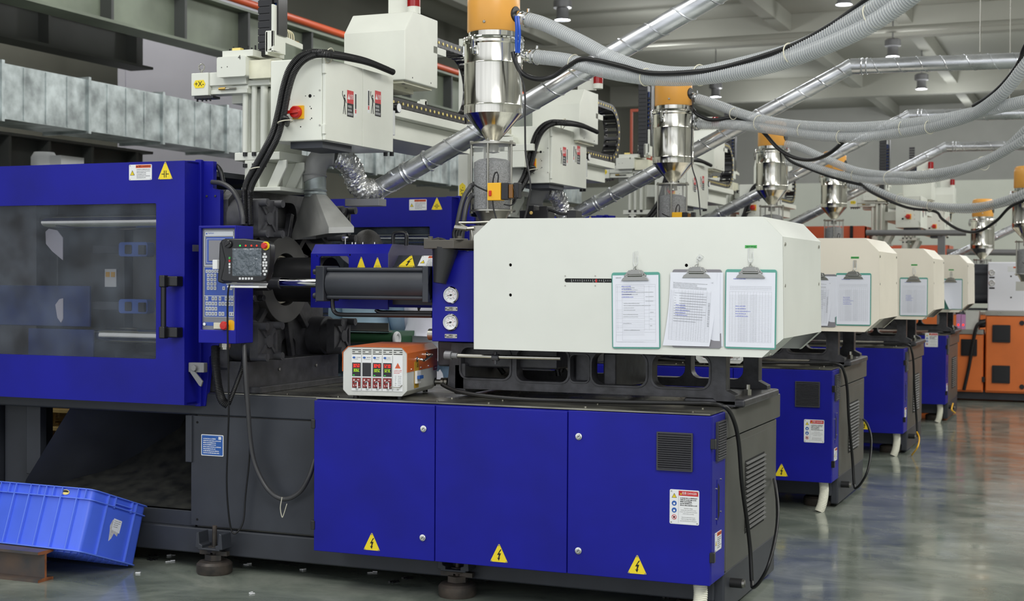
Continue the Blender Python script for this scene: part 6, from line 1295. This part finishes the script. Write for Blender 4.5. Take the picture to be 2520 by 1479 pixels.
# hoppers
h1 = build_hopper('nearest stainless hopper with large orange lid, over the white cover front')
HL = ['second stainless hopper from the front, its lid under the hanging hoses', 'third stainless hopper from the front, orange lid behind the second pair of hoses', 'fourth stainless hopper from the front, its lid hidden behind hoses']
for i in (1, 2, 3): copy_tree(h1, d=Vec((0, 3.02*i-.03, 0)), label=HL[i-1])
copy_tree(h1, d=Vec((1.29, 11.65, -.38)), label='small far stainless hopper with yellow-orange lid above the orange cabinets')
copy_tree(h1, d=Vec((1.94, 8.4, -.25)), label='stainless hopper with brown-orange lid cut by the right picture edge')
# robots
r1 = build_robot('nearest white take-out robot with two-door control box and cable chain')
RL = ['second take-out robot from the front, red beacon showing above the first pair of hoses', 'third take-out robot from the front, partly behind the second stainless hopper', 'fourth take-out robot from the front, behind the third stainless hopper']
for i in (1, 2, 3):
    r = copy_tree(r1, d=Vec((-.06 if i == 1 else 0, 3.02*i-.02, 0)), label=RL[i-1])
    if i == 1:
        for q in kids(r, 'carriage_cover'): q.location.y -= .3; q.location.z -= .05
        for nm in ('cable_chain', 'beam', 'rail_bed', 'rail', 'end_stop'):
            for q in kids(r, nm): q.location.y -= .42 if nm != 'cable_chain' else .3
r2 = [o for o in COL.objects if o.get('label') == RL[0]][0]
b = B(); p0, p1 = at(1127, 500, Y=9.35), at(1152, 300, Y=9.35); b.box(p0.x, p1.x, 9.35, 9.42, p0.z-.2, p1.z+.6); la = part(b, 'lowered_arm', rwhite, r2, .004)
b = B(0); p = at(1138, 470, Y=9.35); f = FY(9.349).at(p.x, p.z); b.poly(f, [(0, -.06), (.024, -.04), (.024, .04), (0, .06), (-.024, .04), (-.024, -.04)], 0, .001); b.mat(1); b.text(f.turn(90), '+Y-', 0, 0, .04, .002, .09); part(b, 'axis_sign', [yellow, black], la)
for dx, dy, lb in ((1.25, 11.6, 'far take-out robot standing behind the fourth blue machine, red beacon lit'), (1.2, 14.8, 'farther take-out robot to the right, above the grey horizontal pipe')):
    copy_tree(r1, d=Vec((dx, dy, 0)), label=lb)
# exhaust ducts
e1 = build_exhaust('nearest exhaust hood and slanting spiral duct, crossing behind the nearest hopper')
for i in (1, 2, 3): copy_tree(e1, d=Vec((-.03, 3.0*i, 0)), label=['second exhaust duct, bending level above the second pair of hoses', 'third exhaust duct, bending level above the third pair of hoses', 'fourth exhaust duct, bending level at the right edge, second lowest bend'][i-1])
copy_tree(e1, d=Vec((1.2, 12.6, -.35)), label='farthest exhaust duct, its short bend just left of the right-edge hopper')
# things on machines
build_pendant(); tc = build_temp()
copy_tree(tc, d=Vec((.75, 3.05, 0)), label='temperature controller seen through the nearest cast frame, on the second cabinet')
YC = 5.62
def board(mi, px, py, w_, h, bm, kind, label, **k):
    return clipboard(at(px, py, Y=YC+OFF[mi].y), w_, h, bm, kind, label, **k)
board(0, 1565, 670, .208, .315, teal, 0, 'leftmost teal clipboard on the nearest white cover, half over the slot scale', yaw=1)
board(0, 1716, 663, .205, .318, gclip, 1, 'grey clipboard with a thick tilted stack of forms on the nearest white cover', yaw=0)
board(0, 1849, 663, .208, .318, teal, 2, 'teal clipboard with hatched table under the green tag on the nearest white cover', yaw=-.3)
hook(at(1565, 645, Y=YC).x, YC, at(1565, 645, Y=YC).z, 'u', 'clear wire hook above the leftmost teal clipboard')
hook(at(1719, 640, Y=YC).x, YC, at(1719, 640, Y=YC).z, 'd', 'square clear hook tilted above the grey clipboard')
hook(at(1848, 636, Y=YC).x, YC, at(1848, 636, Y=YC).z, 'u', 'clear wire hook just under the nearest green tag')
for mi, px, py, kk in ((1, 2104, 634, 0), (2, 2250, 652, 0), (3, 2341, 664, 0)):
    y = YC+OFF[mi].y; p = at(px, py, Y=y); tagp(p.x, y, p.z, 'green tag above the clipboard on the %s machine cover' % NM[mi]); hook(p.x, y, p.z-.06, 'u', 'clear wire hook under the green tag on the %s machine cover' % NM[mi])
p = at(1848, 607, Y=YC); tagp(p.x, YC, p.z, 'largest green tag, at the upper right of the nearest white cover')
board(1, 2101, 672, .208, .315, teal, 2, 'teal clipboard on the second, cream cover')
board(1, 2016, 675, .205, .318, gclip, 1, 'tilted stack of forms half hidden behind the nearest cover corner')
board(2, 2249, 683, .215, .305, teal, 2, 'teal clipboard on the third, pale cream cover')
board(3, 2340, 686, .22, .3, teal, 0, 'teal clipboard with a curling sheet on the farthest cream cover', curl=True)
# hoses
def up(L): P = pts(L); return P+rise(P, .18)
hose_pair([(1290, 46, 6.08), (1340, 60, 6.05), (1430, 103, 5.98), (1510, 145, 5.9), (1600, 175, 5.8), (1700, 183, 5.68), (1790, 168, 5.6), (1950, 125, 5.42), (2080, 62, 5.28), (2190, -8, 5.15), (2250, -60, 5.1)],
          [(1312, 139, 6.08), (1400, 150, 6.0), (1490, 175, 5.9), (1600, 191, 5.75), (1720, 190, 5.62), (1850, 171, 5.5), (1970, 137, 5.38), (2110, 78, 5.22), (2215, 12, 5.12), (2290, -50, 5.05)], .0325,
          'nearest upper clear ribbed hose, leaving the nearest orange lid', 'nearest lower clear ribbed hose, leaving the nearest steel cylinder',
          ties=[(1412, 155, 5.98, .037, 1, -.1), (1590, 190, 5.76, .036, 1, 0), (1722, 185, 5.65, .042, 1, 0), (1946, 132, 5.4, .04, 1, .3), (2145, 40, 5.2, .045, 1, .6)])
hose_pair([(1708, 240, 9.1), (1760, 256, 9.05), (1830, 282, 8.95), (1910, 302, 8.8), (2000, 311, 8.6), (2100, 314, 8.4), (2200, 308, 8.2), (2300, 297, 8.0), (2400, 277, 7.8), (2520, 250, 7.5), (2600, 235, 7.4)],
          [(1712, 306, 9.1), (1800, 307, 9.0), (1900, 318, 8.8), (2000, 332, 8.6), (2100, 338, 8.4), (2200, 328, 8.2), (2300, 310, 8.0), (2390, 283, 7.8), (2450, 245, 7.6), (2490, 205, 7.5), (2540, 140, 7.4)], .0325,
          'upper hose of the second pair, leaving the second orange lid', 'lower hose of the second pair, leaving the second steel cylinder',
          ties=[(1805, 280, 8.95, .036, 1, -.2), (1868, 302, 8.85, .046, 1, -.1), (1975, 320, 8.65, .044, 1, -.1), (2070, 337, 8.45, .04, 1, 0), (2226, 316, 8.15, .045, 1, 0), (2288, 313, 8.0, .036, 1, .1)], pitch=.015)
hose_pair([(1922, 353, 12.1), (1965, 362, 12.05), (2030, 390, 11.9), (2100, 418, 11.7), (2170, 430, 11.5), (2250, 431, 11.2), (2330, 422, 11.0), (2410, 400, 10.8), (2470, 370, 10.6), (2540, 305, 10.4)],
          [(1926, 398, 12.1), (1980, 405, 12.0), (2060, 428, 11.8), (2140, 442, 11.6), (2220, 445, 11.3), (2310, 436, 11.1), (2400, 408, 10.8), (2460, 380, 10.6), (2540, 330, 10.4)], .0325,
          'upper hose of the third pair, sagging in front of the fourth hopper lid', 'lower hose of the third pair, sagging in front of the fourth hopper lid',
          ties=[(2105, 430, 11.7, .05, 1, -.2), (2188, 438, 11.4, .05, 1, 0), (2275, 434, 11.2, .05, 1, 0), (2420, 402, 10.8, .05, 1, .3)], pitch=.02)
hose_pair([(2082, 430, 15.1), (2150, 464, 14.9), (2220, 492, 14.7), (2300, 506, 14.4), (2380, 509, 14.1), (2450, 499, 13.8), (2540, 465, 13.5)],
          [(2088, 456, 15.1), (2130, 463, 15.0), (2200, 487, 14.8), (2280, 505, 14.5), (2370, 517, 14.2), (2440, 508, 13.9), (2540, 478, 13.5)], .0325,
          'upper hose of the lowest, farthest pair', 'lower hose of the lowest, farthest pair', ties=[(2215, 488, 14.7, .05, 1, -.2), (2290, 506, 14.4, .05, 1, 0), (2495, 492, 13.7, .05, 1, .2)], pitch=.03)
cable(up([(1262, 128, 5.95), (1268, 150, 5.95), (1285, 180, 5.96), (1320, 194, 5.97), (1360, 188, 5.98), (1395, 165, 5.96), (1430, 146, 5.93), (1470, 149, 5.88), (1530, 163, 5.8), (1600, 180, 5.7), (1700, 178, 5.6), (1790, 164, 5.53), (1940, 117, 5.4), (2040, 65, 5.3), (2125, 5, 5.22), (2190, -45, 5.1)]), .011, 'thick black cable tied along the nearest hose pair')
cable(pts([(1700, 262, 9.05), (1716, 282, 9.0), (1750, 295, 9.0), (1800, 290, 9.0), (1840, 297, 8.95), (1878, 325, 8.9), (1915, 365, 8.8), (1955, 388, 8.7), (2000, 393, 8.6), (2040, 378, 8.5), (2080, 345, 8.45)]), .012, 'black cable sagging beneath the second hose pair, over the third lid')
cable(up([(2395, 262, 7.8), (2430, 240, 7.75), (2460, 215, 7.7), (2490, 180, 7.6), (2512, 145, 7.5), (2530, 100, 7.4)]), .012, 'black cable rising at the right edge beside the second hose pair')
cable(pts([(1925, 372, 12.0), (1945, 396, 12.0), (1990, 415, 11.95), (2060, 440, 11.8), (2120, 455, 11.7)]), .012, 'black cable below the third hose pair, before the fourth hopper')
cable(up([(2115, 450, 14.9), (2150, 476, 14.8), (2230, 510, 14.7), (2300, 520, 14.5), (2320, 540, 14.4), (2360, 565, 14.3), (2405, 570, 14.1), (2450, 545, 13.9), (2485, 510, 13.7), (2530, 488, 13.5)]), .014, 'black cable hanging lowest on the right, under the farthest hose pair')
b = B(0); b.tube(pts([(1270, 40, 5.93), (1272, 70, 5.93), (1271, 100, 5.94), (1272, 130, 5.95)]), .008, 8, 5); b.tube(pts([(1275, 40, 5.92), (1279, 80, 5.92), (1277, 130, 5.94)]), .006, 8, 5)
single(b, 'blue_tube', M('blue air tube', (36, 84, 190), .3), 'blue tubes beside the nearest orange lid', 'tube')
cable(pts([(1272, 130, 5.94), (1268, 150, 5.94), (1290, 215, 5.92), (1292, 300, 5.92), (1294, 380, 5.92), (1305, 450, 5.9), (1300, 500, 5.9), (1290, 540, 5.9)]), .0042, 'thin black cable hanging down along the nearest hopper')
cable(pts([(1705, 240, 9.0), (1703, 300, 9.0), (1702, 400, 9.0), (1716, 455, 8.95), (1724, 530, 8.9)]), .0042, 'thin black cable hanging down along the second hopper')
cable(pts([(1118, 598, 6.0), (1128, 540, 6.0), (1140, 490, 6.02), (1158, 460, 6.05), (1168, 452, 6.05)]), .012, 'left grey hose curving up to the nearest sight glass', 'hose', grubber, 'hose')
cable(pts([(1135, 598, 6.0), (1142, 540, 6.0), (1150, 500, 6.02), (1162, 480, 6.05), (1170, 482, 6.05)]), .012, 'right grey hose curving up to the nearest sight glass', 'hose', grubber, 'hose')
build_crate(); build_cables()
for o in list(COL.objects):
    if o.get('group') == 'black conduits over the robot control boxes':
        for i in (1, 2, 3): copy_tree(o, d=Vec((0, 3.02*i-.02, 0)), label='pair of black corrugated conduits arching over the %s robot control box' % NM[i])
    elif o.get('group') == 'black cables down the cabinet ends':
        for i in (1, 2): copy_tree(o, d=OFF[i], label='black cable over the top and down the right end of the %s blue machine' % NM[i])
    elif o.get('group') == 'black cables bowing past the machine ends': copy_tree(o, d=OFF[1], label='black cable bowing past the right end of the second blue machine')
for i in range(4): white_conduit(OFF[i], ['white ribbed conduit cut by the bottom picture edge', 'white conduit running to the floor under the second cabinet corner', 'white conduit running to the floor under the third cabinet corner', 'white conduit running to the floor under the fourth cabinet corner'][i])
cable([at(2256, 1062, X=-1.36), at(2262, 1078, X=-1.34), at(2258, 1100, X=-1.33), at(2244, 1120, Z=.006)], .006, 'yellow wire at the foot of the third blue machine', m=yel2)
cable([at(2345, 993, X=-1.36), at(2342, 1008, X=-1.34), at(2350, 1016, X=-1.33)], .008, 'yellow wire at the foot of the fourth blue machine', m=yel2)
lbl = M('pale blue overall', (160, 186, 206), .75, mott=(5, .06)); wc = M('white work coat', (224, 224, 236), .75, mott=(5, .04)); jn = M('blue jeans', (92, 116, 142), .8, mott=(10, .12))
person(-4.06, 7.5, math.radians(8), lbl, jn, 'person in pale blue overalls with dark hair, back turned, behind the blue barrel guard', s=1.0)
person(-3.62, 7.45, math.radians(-18), wc, jn, 'person in white work coat with dark ponytail, left of the pressure gauges', True, .06, s=.97)
om = build_orange('orange moulding machine with white cover and black square vents, at the right edge')
copy_tree(om, d=Vec((.0, 9.7, 0)), label='farthest orange machine, only its orange guard top showing above the covers')
b = B(); b.cyl(at(2132, 573, Y=16.4), at(2378, 573, Y=16.4), .033, 16); b.cyl(at(2300, 573, Y=16.4), at(2300, 573, Y=16.4)+Vec((0, .75, 0)), .02, 8); b.box(at(2300, 573, Y=16.4).x-.04, at(2300, 573, Y=16.4).x+.04, 17.1, 17.16, 0, at(2300, 573, Y=16.4).z+.03); single(b, 'grey_pipe', gmet, 'thick grey horizontal pipe above the cream covers, right', 'pipe')
b = B(); b.cyl(at(2330, 620, Y=22), at(2560, 622, Y=22), .045, 16); single(b, 'grey_pipe', gmet, 'lower, farther grey horizontal pipe behind the right hoppers', 'pipe')

b = B(); p0, p1 = at(66, 425, Y=11.5), at(118, 372, Y=11.5); b.lathe([(0, p1.z), (.1, p1.z), (.13, p1.z-.05), (.13, .0)], ((p0.x+p1.x)/2, 11.6, 0), n=20)
b.box(p1.x-.02, at(142, 400, Y=11.5).x, 11.55, 11.9, 0, p1.z-.04)
single(b, 'white_tank', signw, 'blurred white equipment top behind the nearest guard door, far left', 'equipment', (p1.x, 11.7, 0))

wood = M('pallet wood', (176, 150, 96), .7, mott=((3, 20, 20), .15))
q = at(135, 1040, Y=7.75); t0 = None
for k in range(5):
    if t0 is None:
        t0 = thing('wooden_pallet', 'lowest wooden pallet of the stack left of the black chute', 'pallet', (q.x, 7.9, 0), 'stacked pallets behind the nearest machine')
        for i in range(5): part(B().box(q.x-.5, q.x+.4, 7.6+.13*i, 7.7+.13*i, .1, .12), 'top_board', wood, t0)
        for x in (-.5, -.1, .3):
            for y in (7.6, 7.86, 8.12): part(B().box(q.x+x, q.x+x+.1, y, y+.1, .015, .1), 'block', wood, t0)
            part(B().box(q.x+x, q.x+x+.1, 7.6, 8.22, 0, .015), 'bottom_board', wood, t0)
    else: copy_tree(t0, d=Vec((.02*(k % 2), .01*k, .12*k)), label='%s wooden pallet of the stack left of the black chute' % ['', 'second lowest', 'middle', 'second highest', 'topmost'][k])
